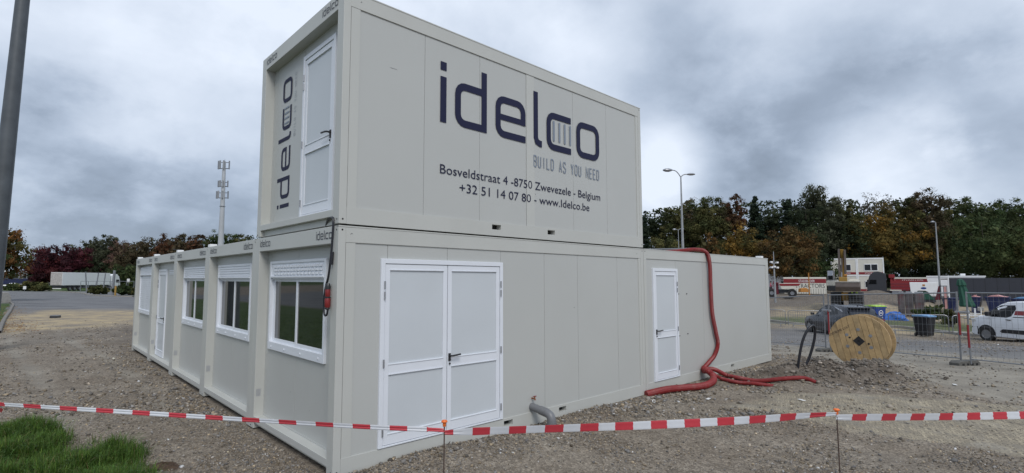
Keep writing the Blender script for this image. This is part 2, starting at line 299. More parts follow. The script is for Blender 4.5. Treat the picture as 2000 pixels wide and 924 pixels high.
def ground_mat():
    m = bpy.data.materials.new('ground surface'); m.use_nodes = True; nt = m.node_tree; N = nt.nodes; Lk = nt.links; b = N['Principled BSDF']; b.inputs['Roughness'].default_value = .93; b.inputs['Specular IOR Level'].default_value = .25
    tc = N.new('ShaderNodeTexCoord'); V = tc.outputs['Object']
    def nz(s, d=8, r=.6): n = N.new('ShaderNodeTexNoise'); n.inputs['Scale'].default_value = s; n.inputs['Detail'].default_value = d; n.inputs['Roughness'].default_value = r; Lk.new(V, n.inputs['Vector']); return n.outputs['Fac']
    def vo(s): n = N.new('ShaderNodeTexVoronoi'); n.inputs['Scale'].default_value = s; Lk.new(V, n.inputs['Vector']); return n
    def ramp(f, els):
        r = N.new('ShaderNodeValToRGB'); Lk.new(f, r.inputs[0]); c = r.color_ramp
        c.elements[0].position, c.elements[0].color = els[0][0], (*els[0][1], 1); c.elements[1].position, c.elements[1].color = els[-1][0], (*els[-1][1], 1)
        for p, q in els[1:-1]: e = c.elements.new(p); e.color = (*q, 1)
        return r.outputs[0]
    def mix(f, a, c, mode='MIX'):
        x = N.new('ShaderNodeMixRGB'); x.blend_type = mode
        for i, q in enumerate((f, a, c)):
            if isinstance(q, (int, float)): x.inputs[i].default_value = q
            elif isinstance(q, tuple): x.inputs[i].default_value = (*q, 1)
            else: Lk.new(q, x.inputs[i])
        return x.outputs[0]
    big = nz(.55, 6); med = nz(3.2, 10, .65); fine = nz(28, 10, .7)
    base = ramp(big, ((.3, (.178, .148, .116)), (.5, (.226, .196, .16)), (.7, (.275, .245, .205))))
    v1 = vo(34); v2 = vo(85)
    st = mix(.5, v1.outputs['Color'], v2.outputs['Color']); bw = N.new('ShaderNodeRGBToBW'); Lk.new(st, bw.inputs[0])
    stones = ramp(bw.outputs[0], ((.2, (.45, .43, .42)), (.5, (.9, .88, .85)), (.8, (1.6, 1.6, 1.58))))
    gravel = mix(.8, base, stones, 'MULTIPLY'); gravel = mix(.6, gravel, ramp(fine, ((.3, (.55, .54, .53)), (.7, (1.4, 1.4, 1.4)))), 'MULTIPLY')
    gravel = mix(.5, gravel, ramp(med, ((.35, (.6, .58, .56)), (.65, (1.25, 1.25, 1.25)))), 'MULTIPLY')
    mudc = mix(.7, ramp(med, ((.3, (.085, .068, .053)), (.55, (.14, .118, .096)), (.75, (.23, .20, .17)))), ramp(fine, ((.3, (.6, .6, .6)), (.7, (1.3, 1.3, 1.3)))), 'MULTIPLY')
    asphc = mix(.6, ramp(nz(.35, 8), ((.35, (.12, .122, .128)), (.65, (.185, .186, .19)))), ramp(fine, ((.3, (.8, .8, .8)), (.7, (1.2, 1.2, 1.2)))), 'MULTIPLY')
    sandc = mix(.6, ramp(nz(.8, 10, .7), ((.33, (.20, .175, .145)), (.5, (.33, .27, .185)), (.62, (.46, .36, .21)))), ramp(fine, ((.3, (.75, .75, .75)), (.7, (1.2, 1.2, 1.2)))), 'MULTIPLY')
    comp = mix(.6, ramp(nz(1.1, 10, .65), ((.35, (.19, .172, .145)), (.6, (.30, .275, .23)))), ramp(fine, ((.3, (.7, .7, .7)), (.7, (1.25, 1.25, 1.25)))), 'MULTIPLY')
    # block paving, half buried
    mp = N.new('ShaderNodeMapping'); mp.inputs['Rotation'].default_value = (0, 0, .50); Lk.new(V, mp.inputs[0])
    br = N.new('ShaderNodeTexBrick'); br.inputs['Scale'].default_value = 4.6; br.inputs['Mortar Size'].default_value = .022; br.inputs['Color1'].default_value = (.40, .35, .265, 1); br.inputs['Color2'].default_value = (.27, .24, .19, 1); br.inputs['Mortar'].default_value = (.13, .115, .095, 1)
    ws = N.new('ShaderNodeVectorMath'); ws.operation = 'ADD'; sn = N.new('ShaderNodeTexWave'); sn.inputs['Scale'].default_value = 1.6; sn.bands_direction = 'X'; Lk.new(mp.outputs[0], sn.inputs['Vector']); sc_ = N.new('ShaderNodeVectorMath'); sc_.operation = 'SCALE'; sc_.inputs['Scale'].default_value = .09; Lk.new(sn.outputs['Color'], sc_.inputs[0]); Lk.new(mp.outputs[0], ws.inputs[0]); Lk.new(sc_.outputs[0], ws.inputs[1]); Lk.new(ws.outputs[0], br.inputs['Vector'])
    pv = mix(.55, br.outputs['Color'], ramp(nz(2.2, 9), ((.35, (.6, .58, .55)), (.65, (1.2, 1.18, 1.1)))), 'MULTIPLY'); pv = mix(ramp(nz(1.7, 8, .7), ((.5, (0, 0, 0)), (.62, (.75, .75, .75)))), pv, comp)
    grc = mix(.6, ramp(nz(2.0, 8), ((.3, (.03, .055, .014)), (.6, (.06, .095, .024)), (.75, (.11, .10, .05)))), ramp(fine, ((.3, (.6, .6, .6)), (.7, (1.4, 1.4, 1.4)))), 'MULTIPLY')
    a1 = N.new('ShaderNodeVertexColor'); a1.layer_name = 'm1'; s1 = N.new('ShaderNodeSeparateColor'); Lk.new(a1.outputs[0], s1.inputs[0])
    a2 = N.new('ShaderNodeVertexColor'); a2.layer_name = 'm2'; s2 = N.new('ShaderNodeSeparateColor'); Lk.new(a2.outputs[0], s2.inputs[0])
    c = mix(s2.outputs[1], gravel, mudc); c = mix(s2.outputs[2], c, comp); c = mix(s1.outputs[2], c, sandc); c = mix(s1.outputs[0], c, asphc); c = mix(s1.outputs[1], c, pv); c = mix(s2.outputs[0], c, grc)
    Lk.new(c, b.inputs['Base Color'])
    hh = N.new('ShaderNodeMath'); hh.operation = 'ADD'; Lk.new(v1.outputs['Distance'], hh.inputs[0]); Lk.new(fine, hh.inputs[1])
    bp = N.new('ShaderNodeBump'); bp.inputs['Strength'].default_value = .8; bp.inputs['Distance'].default_value = .012; Lk.new(hh.outputs[0], bp.inputs['Height']); Lk.new(bp.outputs[0], b.inputs['Normal'])
    return m
GM = ground_mat()
g = raw('ground', np.stack([X, Y, Z], 1), F4, GM, cols={'m1': m1, 'm2': m2}, smooth=True); g['kind'] = 'structure'
# height lookup on the built sheet
Zg = Z.reshape(ny, nx); M2 = {k: q.reshape(ny, nx) for k, q in dict(grs=grs, mud=mud, asph=asph, sand=sand, comp=compact, paver=paver).items()}
def samp(arr, x, y):
    i = np.clip(np.searchsorted(gx, x) - 1, 0, nx - 2); j = np.clip(np.searchsorted(gy, y) - 1, 0, ny - 2)
    fx = (x - gx[i]) / (gx[i + 1] - gx[i]); fy = (y - gy[j]) / (gy[j + 1] - gy[j])
    return (arr[j, i] * (1 - fx) + arr[j, i + 1] * fx) * (1 - fy) + (arr[j + 1, i] * (1 - fx) + arr[j + 1, i + 1] * fx) * fy
def gz(x, y): return float(samp(Zg, np.array([x]), np.array([y]))[0])
# ------------------------------------------------------------------ loose stones lying on the gravel
def stone_mat():
    m = bpy.data.materials.new('loose stones'); m.use_nodes = True; nt = m.node_tree; b = nt.nodes['Principled BSDF']; b.inputs['Roughness'].default_value = .85
    a = nt.nodes.new('ShaderNodeVertexColor'); a.layer_name = 'col'; nt.links.new(a.outputs[0], b.inputs['Base Color']); return m
SM = stone_mat()
def stones(name, x, y, size, cols_, sink=.3, label=None):
    n = len(x); base = np.array([(1, 0, 0), (0, 1, 0), (-1, 0, 0), (0, -1, 0), (.5, .5, .75), (-.6, .4, .8), (-.3, -.6, .8), (.5, -.4, .7), (.1, 0, -.9)], float)
    fc = np.array([(0, 1, 4), (1, 5, 4), (1, 2, 5), (2, 6, 5), (2, 3, 6), (3, 7, 6), (3, 0, 7), (0, 4, 7), (4, 5, 6), (4, 6, 7), (1, 0, 8), (2, 1, 8), (3, 2, 8), (0, 3, 8)])
    V = base[None] + rng.normal(0, .16, (n, 9, 3)); V *= (rng.uniform(.65, 1.3, (n, 1, 3)) * np.array([1, 1, .75])); q = rng.uniform(0, 6.28, n); c, s_ = np.cos(q), np.sin(q)
    vx = V[..., 0] * c[:, None] - V[..., 1] * s_[:, None]; vy = V[..., 0] * s_[:, None] + V[..., 1] * c[:, None]; tl = rng.normal(0, .3, (n, 1))
    vz = V[..., 2] + tl * vx; V = np.stack([vx, vy, vz], -1) * (size[:, None, None] * .5)
    z = samp(Zg, x, y); V[..., 0] += x[:, None]; V[..., 1] += y[:, None]; V[..., 2] += (z + size * .5 * (.75 - sink * 1.6))[:, None]
    F = (fc[None] + (np.arange(n) * 9)[:, None, None]).reshape(-1, 3)
    C = np.repeat(cols_[:, None, :], 9, 1).reshape(-1, 3); C = np.concatenate([C, np.ones((len(C), 1))], 1)
    return raw(name, V.reshape(-1, 3), F, SM, cols={'col': C})
def pick_cols(n, kind='g'):
    b = np.array([.195, .172, .145]) * rng.lognormal(0, .38, (n, 1)); w_ = rng.uniform(-.12, .16, (n, 1)); b = b * (1 + w_ * np.array([1, .2, -1.2]))
    if kind == 'm': b = np.array([.15, .13, .11]) * rng.lognormal(0, .35, (n, 1))
    wh = rng.uniform(0, 1, n) < .008; b[wh] = .6; return np.clip(b, .02, .7)
def scatter(n, dmin, dmax):
    u = rng.uniform(-100, 2100, n * 2); k = rng.uniform(0, 1, n * 2); d = dmin * (dmax / dmin) ** k
    l = (u - PX) / FPX * d; x = CAM[0] + FW[0] * d + RT[0] * l; y = CAM[1] + FW[1] * d + RT[1] * l
    ok = ~((x > -.02) & (y > -.02) & (y < 2.66) & (x < 12.2)) & ~((x > -.02) & (x < 6) & (y > 0) & (y < 13.1))
    pt = fbm(x, y, 1.6, 3, 41) + .9 * fbm(x, y, .45, 2, 43)
    wgt = np.clip(.62 + 1.0 * pt, .06, 1) * (1 - samp(M2['paver'], x, y) * .93) * (1 - samp(M2['comp'], x, y) * .82) * (1 - samp(M2['grs'], x, y)) * (1 - .65 * samp(M2['mud'], x, y)) * (1 - .8 * samp(M2['asph'], x, y)) * (1 - .8 * samp(M2['sand'], x, y))
    berm = np.exp(-((y + .25) / .35) ** 2) * (x < 12.5) * (x > -.6) + np.exp(-((x + .2) / .3) ** 2) * (y > 0) * (y < 13)
    ok &= rng.uniform(0, 1, n * 2) < np.clip(wgt * np.where((x < -.9) & (y > .5), .42, 1) + .35 * berm, 0, 1)
    return x[ok], y[ok]
x, y = scatter(95000, 2.6, 9); s = np.clip(rng.lognormal(math.log(.0155), .42, len(x)), .007, .075)
o = stones('gravel', x, y, s, pick_cols(len(x))); o['kind'] = 'stuff'
x, y = scatter(38000, 8, 26); s = np.clip(rng.lognormal(math.log(.032), .42, len(x)), .015, .10)
o = stones('gravel', x, y, s, pick_cols(len(x))); o['kind'] = 'stuff'
# clods and earth lumps on the spoil heap
n = 2600; x = MOUND[0] + rng.normal(0, 1.15, n); y = MOUND[1] + rng.normal(0, .8, n); ok = samp(M2['mud'], x, y) > .25; x, y = x[ok], y[ok]
o = stones('earth_clods', x, y, np.clip(rng.lognormal(math.log(.035), .5, len(x)), .015, .12), pick_cols(len(x), 'm')); o['kind'] = 'stuff'
# larger stones along the foot of the walls
n = 900; x = rng.uniform(-.5, 5.5, n); y = -.04 - np.abs(rng.normal(0, .22, n)); s = np.clip(rng.lognormal(math.log(.030), .35, n), .015, .07)
o = stones('gravel', x, y, s, pick_cols(n) * .85); o['kind'] = 'stuff'
# ------------------------------------------------------------------ grass blades
def leafmat(name='foliage', rough=.75, trans=0.):
    m = bpy.data.materials.new(name); m.use_nodes = True; nt = m.node_tree; b = nt.nodes['Principled BSDF']; b.inputs['Roughness'].default_value = rough; b.inputs['Specular IOR Level'].default_value = .2
    a = nt.nodes.new('ShaderNodeVertexColor'); a.layer_name = 'col'; nt.links.new(a.outputs[0], b.inputs['Base Color'])
    if trans:
        t = nt.nodes.new('ShaderNodeBsdfTranslucent'); nt.links.new(a.outputs[0], t.inputs[0]); mx = nt.nodes.new('ShaderNodeMixShader'); mx.inputs[0].default_value = trans
        nt.links.new(b.outputs[0], mx.inputs[1]); nt.links.new(t.outputs[0], mx.inputs[2]); nt.links.new(mx.outputs[0], nt.nodes['Material Output'].inputs[0])
    return m
GR = leafmat('grass blades', .55, .25)
def blades(name, x, y, h, wd, colr, lean=.5):
    n = len(x); q = rng.uniform(0, 6.28, n); ln = np.abs(rng.normal(0, lean, n)) * h; dx, dy = np.cos(q), np.sin(q); sx, sy = -dy * wd * .5, dx * wd * .5
    z = samp(Zg, x, y); P = np.zeros((n, 7, 3))
    for i, (t, ww, lf) in enumerate(((0, 1, 0), (.45, .85, .22), (.8, .55, .62))):
        for k, sg in ((0, 1), (1, -1)):
            P[:, i * 2 + k, 0] = x + dx * ln * lf + sg * sx * ww; P[:, i * 2 + k, 1] = y + dy * ln * lf + sg * sy * ww; P[:, i * 2 + k, 2] = z + h * t - .01
    P[:, 6, 0] = x + dx * ln * 1.05; P[:, 6, 1] = y + dy * ln * 1.05; P[:, 6, 2] = z + h * np.clip(1 - .25 * ln / h, .4, 1)
    b = (np.arange(n) * 7)[:, None, None]; F = np.array([(0, 1, 3), (0, 3, 2), (2, 3, 5), (2, 5, 4), (4, 5, 6)])[None] + b
    C = np.repeat(colr[:, None, :], 7, 1).reshape(-1, 3); C = np.concatenate([C, np.ones((len(C), 1))], 1)
    o = raw(name, P.reshape(-1, 3), F.reshape(-1, 3), GR, cols={'col': C}); o['kind'] = 'stuff'; return o
def gcol(n): c = np.array([.072, .135, .024]) * rng.lognormal(0, .3, (n, 1)); c *= 1 + rng.uniform(-.2, .25, (n, 1)) * np.array([1, .2, -.4]); d_ = rng.uniform(0, 1, n) < .05; c[d_] = np.array([.20, .16, .07]) * rng.uniform(.6, 1.1, (int(d_.sum()), 1)); return np.clip(c, .008, .3)
GP = [G(-60, 838)[:2], G(30, 834)[:2], G(75, 838)[:2], G(108, 866)[:2], G(120, 884)[:2], G(165, 872)[:2], G(205, 872)[:2], G(255, 892)[:2], G(275, 925)[:2], G(330, 990)[:2], G(-60, 990)[:2]]
_p = np.array(GP); n = 110000; x = rng.uniform(_p[:, 0].min() - .3, _p[:, 0].max() + .2, n); y = rng.uniform(_p[:, 1].min() - .3, _p[:, 1].max() + .3, n)
mk = poly_mask(GP, x + .25 * fbm(x, y, 2.2, 3, 50), y + .25 * fbm(x, y, 2.2, 3, 51), .2); tf = fbm(x, y, 3.2, 3, 52)
ok = rng.uniform(0, 1, n) < mk * np.clip(.62 + tf * 1.6, .22, 1); x, y, tf = x[ok], y[ok], tf[ok]
blades('grass', x, y, np.clip(.105 + .20 * tf + rng.normal(0, .035, len(x)), .03, .27), rng.uniform(.004, .008, len(x)), gcol(len(x)), .7)
# small weeds in the left verge and on the right verge
n = 6000; x = rng.uniform(-9, -3.2, n); y = rng.uniform(1, 30, n); blades('grass', x, y, rng.uniform(.04, .12, n), rng.uniform(.01, .02, n), gcol(n))
# ------------------------------------------------------------------ container kit
L, W, H, GAP = 6.055, 2.604, 2.644, .0218; RC = .13; PW = .15
def box2(mb, T, s0, z0, s1, z1, n0, n1, m=0):
    old = mb.T; mb.T = T; mb.box(s0, n0, z0, s1, n1, z1, m); mb.T = old
def plate(mb, T, s0, z0, s1, z1, n=.0016, m=0):
    old = mb.T; mb.T = T; mb.add([(s0, n, z0), (s1, n, z0), (s1, n, z1), (s0, n, z1)], [(0, 1, 2, 3)], m); mb.T = old
# T maps (along, outwards, up) to container space
TL = lambda s, n, z: (s, -n, z)                # long side y = 0
TS = lambda s, n, z: (RC - n, s, z)            # short side wall, recessed
TB = lambda s, n, z: (-n, s, z)                # short side beam face x = 0
def stroke2(mb, T, pts, wd, n=.0018):
    "flat mitred ribbon of width wd along 2-D pts"
    P = [np.array(p, float) for p in pts]; Lf, Rt_ = [], []
    for i, p in enumerate(P):
        a = P[i] - P[i - 1] if i else P[1] - P[0]; b = P[i + 1] - P[i] if i < len(P) - 1 else a
        a = a / np.linalg.norm(a); b = b / np.linalg.norm(b); t = a + b; t = t / np.linalg.norm(t); nn = np.array([-t[1], t[0]]); k = wd / 2 / max(.3, float(nn @ np.array([-a[1], a[0]])))
        Lf.append(p + nn * k); Rt_.append(p - nn * k)
    old = mb.T; mb.T = T
    for i in range(len(P) - 1): mb.add([(*[q for q in (Lf[i][0],)], n, Lf[i][1]), (Rt_[i][0], n, Rt_[i][1]), (Rt_[i + 1][0], n, Rt_[i + 1][1]), (Lf[i + 1][0], n, Lf[i + 1][1])], [(0, 1, 2, 3)])
    mb.T = old
def rr(x0, z0, x1, z1, r, which='all', k=4):
    "rounded rectangle centreline corner arcs, in order tr, tl, bl, br"
    def arc(cx, cz, a0): return [(cx + r * math.cos(math.radians(a0 + 90 * i / k)), cz + r * math.sin(math.radians(a0 + 90 * i / k))) for i in range(k + 1)]
    return dict(tr=arc(x1 - r, z1 - r, 0), tl=arc(x0 + r, z1 - r, 90), bl=arc(x0 + r, z0 + r, 180), br=arc(x1 - r, z0 + r, 270))
def logo(mb, mg, T0, ox, oz, k, rot=False, n=.0018, bars=True):
    "the firm's word mark; local units are metres at full size, 3.40 wide, .86 high"
    T = (lambda s, nn, z: T0(ox + k * s, nn, oz + k * z)) if not rot else (lambda s, nn, z: T0(ox + k * z, nn, oz + k * s))
    S = .098; h = S / 2; xh = .60
    lay = [0]
    def st(p, wd=S, q=mb): lay[0] += 1; stroke2(q, T, p, wd, n + .0003 * lay[0])      # each stroke a hair above the last
    st([(h, 0), (h, xh)]); st([(h, xh + .085), (h, xh + .195)])
    c = rr(.24 + h, h, .80 - h, xh - h, .12)
    st([(.80 - h, xh + .24), (.80 - h, 0)]); st([(.80 - S * .6, xh - h)] + c['tl'] + c['bl'] + [(.80 - S * .6, h)])
    c = rr(.965 + h, h, 1.57 - h, xh - h, .12)
    st([(1.57 - h, .25)] + c['tr'] + c['tl'] + c['bl'] + [(1.57, h)]); st([(.965 + S, .295), (1.57 - S, .295)], S * .85)
    st([(1.745 + h, xh + .24), (1.745 + h, .13), (1.745 + h + .03, .07), (1.745 + h + .09, h), (1.93, h)])
    c = rr(2.04 + h, h, 2.7, xh - h, .12); st([(2.63, xh - h)] + c['tl'] + c['bl'] + [(2.63, h)])
    if bars:
        for bx in (2.21, 2.345, 2.475, 2.61): st([(bx, .15), (bx, .47)], .042, mg)
    c = rr(2.77 + h, h, 3.39 - h, xh - h, .12); st([(3.08, xh - h)] + c['tl'] + c['bl'] + c['br'] + c['tr'] + [(3.08, xh - h)])
GL = dict(B=[[(0, 0), (0, 1), (.75, 1), (1, .85), (1, .65), (.75, .52), (0, .52)], [(.75, .52), (1, .38), (1, .15), (.75, 0), (0, 0)]], U=[[(0, 1), (0, .15), (.25, 0), (.75, 0), (1, .15), (1, 1)]], I=[[(.5, 0), (.5, 1)]],
          L=[[(0, 1), (0, 0), (1, 0)]], D=[[(0, 0), (0, 1), (.7, 1), (1, .82), (1, .18), (.7, 0), (0, 0)]], A=[[(0, 0), (.5, 1), (1, 0)], [(.2, .35), (.8, .35)]], S=[[(1, .8), (.8, 1), (.2, 1), (0, .82), (0, .62), (1, .38), (1, .18), (.8, 0), (.2, 0), (0, .2)]],
          Y=[[(0, 1), (.5, .5), (1, 1)], [(.5, .5), (.5, 0)]], O=[[(.25, 0), (.75, 0), (1, .15), (1, .85), (.75, 1), (.25, 1), (0, .85), (0, .15), (.25, 0)]], N=[[(0, 0), (0, 1), (1, 0), (1, 1)]], E=[[(1, 0), (0, 0), (0, 1), (1, 1)], [(0, .52), (.8, .52)]])
def motto(mb, T0, ox, oz, wd, hh, rot=False, n=.0018):
    txt = 'BUILD AS YOU NEED'; adv = wd / (len(txt) - .35)
    T = (lambda s, nn, z: T0(ox + s, nn, oz + z)) if not rot else (lambda s, nn, z: T0(ox + z, nn, oz + s))
    for i, ch in enumerate(txt):
        if ch == ' ': continue
        for j_, stk in enumerate(GL[ch]): stroke2(mb, T, [((i + p[0] * .58) * adv, p[1] * hh) for p in stk], hh * .115, n + .0004 * j_)
def lettering(name, s, T, x0, x1, z0, cap, m, parent, n=.0017, font_ref='H'):
    "real lettering: a font curve turned into a mesh and fitted to width x1-x0 and cap height"
    def mk(t):
        c = bpy.data.curves.new('t', 'FONT'); c.body = t; c.resolution_u = 3; o = bpy.data.objects.new('t', c); col.objects.link(o)
        dg = bpy.context.evaluated_depsgraph_get(); me = bpy.data.meshes.new_from_object(o.evaluated_get(dg)); bpy.data.objects.remove(o); bpy.data.curves.remove(c); return me
    ref = mk(font_ref); ch = max(v.co.y for v in ref.vertices); bpy.data.meshes.remove(ref)
    me = mk(s); xs = [v.co.x for v in me.vertices]; a, b = min(xs), max(xs)
    for v in me.vertices: v.co = T(x0 + (v.co.x - a) / (b - a) * (x1 - x0), n, z0 + v.co.y / ch * cap)
    me.materials.clear(); me.materials.append(m); me.name = name
    o = bpy.data.objects.new(name, me); col.objects.link(o); o.parent = parent; return o
def door(parent, T, s0, s1, z0, z1, leaves=1, handle_right=True, n0=0.):
    fr = MB(); f = .055; N1 = n0 + .022
    for a in ((s0, z0, s0 + f, z1), (s1 - f, z0, s1, z1), (s0 + f, z1 - f, s1 - f, z1)): box2(fr, T, *a, n0 - .02, N1)
    box2(fr, T, s0 + f, z0, s1 - f, z0 + .018, n0 - .02, N1)
    root = fr.build('door', MT['alu'], parent, .003)
    iw = (s1 - s0 - 2 * f) / leaves
    for k in range(leaves):
        a = s0 + f + k * iw + .006; b = s0 + f + (k + 1) * iw - .006; c0, c1 = z0 + .024, z1 - f - .006; st_ = .062; mid = z0 + (z1 - z0) * .405
        d = MB(); n1 = n0 + .012
        box2(d, T, a, c0, a + st_, c1, n0 - .015, n1); box2(d, T, b - st_, c0, b, c1, n0 - .015, n1)
        box2(d, T, a + st_, c0, b - st_, c0 + .11, n0 - .015, n1); box2(d, T, a + st_, c1 - .06, b - st_, c1, n0 - .015, n1); box2(d, T, a + st_, mid - .05, b - st_, mid + .05, n0 - .015, n1)
        for z in (c0 + .11, c1 - .072, mid - .062, mid + .05): box2(d, T, a + st_ - .006, z, b - st_ + .006, z + .012, n0 - .01, n1 + .007)
        d.build('leaf_frame', MT['alu'], root, .002)
        p = MB(); box2(p, T, a + st_ + .001, c0 + .111, b - st_ - .001, mid - .051, n0 - .012, n0 + .002); box2(p, T, a + st_ + .001, mid + .051, b - st_ - .001, c1 - .061, n0 - .012, n0 + .002)
        p.build('door_panel', MT['leaf'], root)
        sh = MB(); box2(sh, T, a - .006, c0 - .006, b + .006, c1 + .006, n0 - .019, n0 - .0135); sh.build('door_gap', MT['seam'], root)
        hx = (s0 + f - .008) if (k == 0 and (leaves > 1 or handle_right)) else (s1 - f + .008)
        for z in (z0 + .17, z0 + (z1 - z0) * .44, z1 - .42, z1 - .3):
            h = MB(); old = h.T; h.T = T; h.tube([(hx, N1 + .008, z - .045), (hx, N1 + .008, z + .045)], .0095, 8); h.T = old; h.build('hinge', MT['hinge'], root)
    if leaves > 1: hx = s0 + f + iw + .035; dr = 1
    else: hx = (s1 - f - .035) if handle_right else (s0 + f + .035); dr = -1 if handle_right else 1
    zc = z0 + (z1 - z0) * .435; h = MB(); h.T = T
    h.box(hx - .016, n0 + .012, zc - .055, hx + .016, n0 + .024, zc + .04); h.tube([(hx, n0 + .02, zc + .012), (hx, n0 + .062, zc + .012), (hx + dr * .025, n0 + .072, zc + .014), (hx + dr * .135, n0 + .07, zc + .022)], .0115, 8)
    h.tube([(hx, n0 + .02, zc - .085), (hx, n0 + .028, zc - .085)], .013, 8); h.T = None
    h.build('handle', MT['black'], root, smooth=True)
    return root
def window(parent, T, s0, s1, z0, z1, grips=False, closed=False, n0=0.):
    sh = z1 - .215; f = .05; fr = MB(); N1 = n0 + .03
    for a in ((s0, z0 + .105, s0 + f, z1), (s1 - f, z0 + .105, s1, z1), (s0, z0, s1, z0 + .105), (s0 + f, z1 - .035, s1 - f, z1)): box2(fr, T, *a, n0 - .03, N1)
    root = fr.build('window', MT['alu'], parent, .003)
    sb = MB(); box2(sb, T, s0 + f, sh, s1 - f, z1 - .035, n0 - .03, n0 + .018)
    if grips:
        nn = int((s1 - s0 - .3) / .105)
        for r_ in range(3):
            for k in range(nn):
                a = s0 + .12 + k * (s1 - s0 - .24) / nn; box2(sb, T, a, sh + .026 + r_ * .047, a + .075, sh + .056 + r_ * .047, n0 + .018, n0 + .036)
    else:
        for r_ in range(4): box2(sb, T, s0 + f + .01, sh + .022 + r_ * .039, s1 - f - .01, sh + .045 + r_ * .039, n0 + .018, n0 + .027)
    box2(sb, T, s0 + f - .003, sh - .012, s1 - f + .003, sh + .012, n0 - .02, n0 + .042)
    sb.build('shutter_box', MT['alu'], root, .003)
    for k in (.08, .37, .66, .92): bt = MB(); box2(bt, T, s0 + k * (s1 - s0) - .011, z0 + .035, s0 + k * (s1 - s0) + .011, z0 + .057, N1 - .002, N1 + .010); bt.build('bolt', MT['alu'], root, .004)
    g0, g1, a, b = z0 + .105, sh - .012, s0 + f, s1 - f
    if closed:
        rb = MB()
        for k in range(int((g1 - g0) / .055)): box2(rb, T, a, g0 + k * .055, b, g0 + k * .055 + .05, n0 - .02, n0 + .005)
        rb.build('roller_blind', MT['blindc'], root); return root
    mid = (a + b) / 2
    tr = MB(); box2(tr, T, a, sh - .035, b, sh - .0125, n0 - .03, n0 + .016); tr.build('blind_edge', MT['alu'], root, .002)
    g1 = sh - .035
    for k, (p, q, nn) in enumerate(((a, mid + .02, n0 - .012), (mid - .02, b, n0 - .03))):
        sf = MB(); e = .045
        for r_ in ((p, g0, p + e, g1), (q - e, g0, q, g1), (p + e, g0, q - e, g0 + e), (p + e, g1 - .03, q - e, g1)): box2(sf, T, *r_, nn - .012, nn + .012)
        s_ = sf.build('sash', MT['alu'], root, .002)
        gl = MB(); box2(gl, T, p + e - .002, g0 + e - .002, q - e + .002, g1 - .028, nn - .006, nn - .001); gl.build('pane', MT['glass'], s_)
    return root
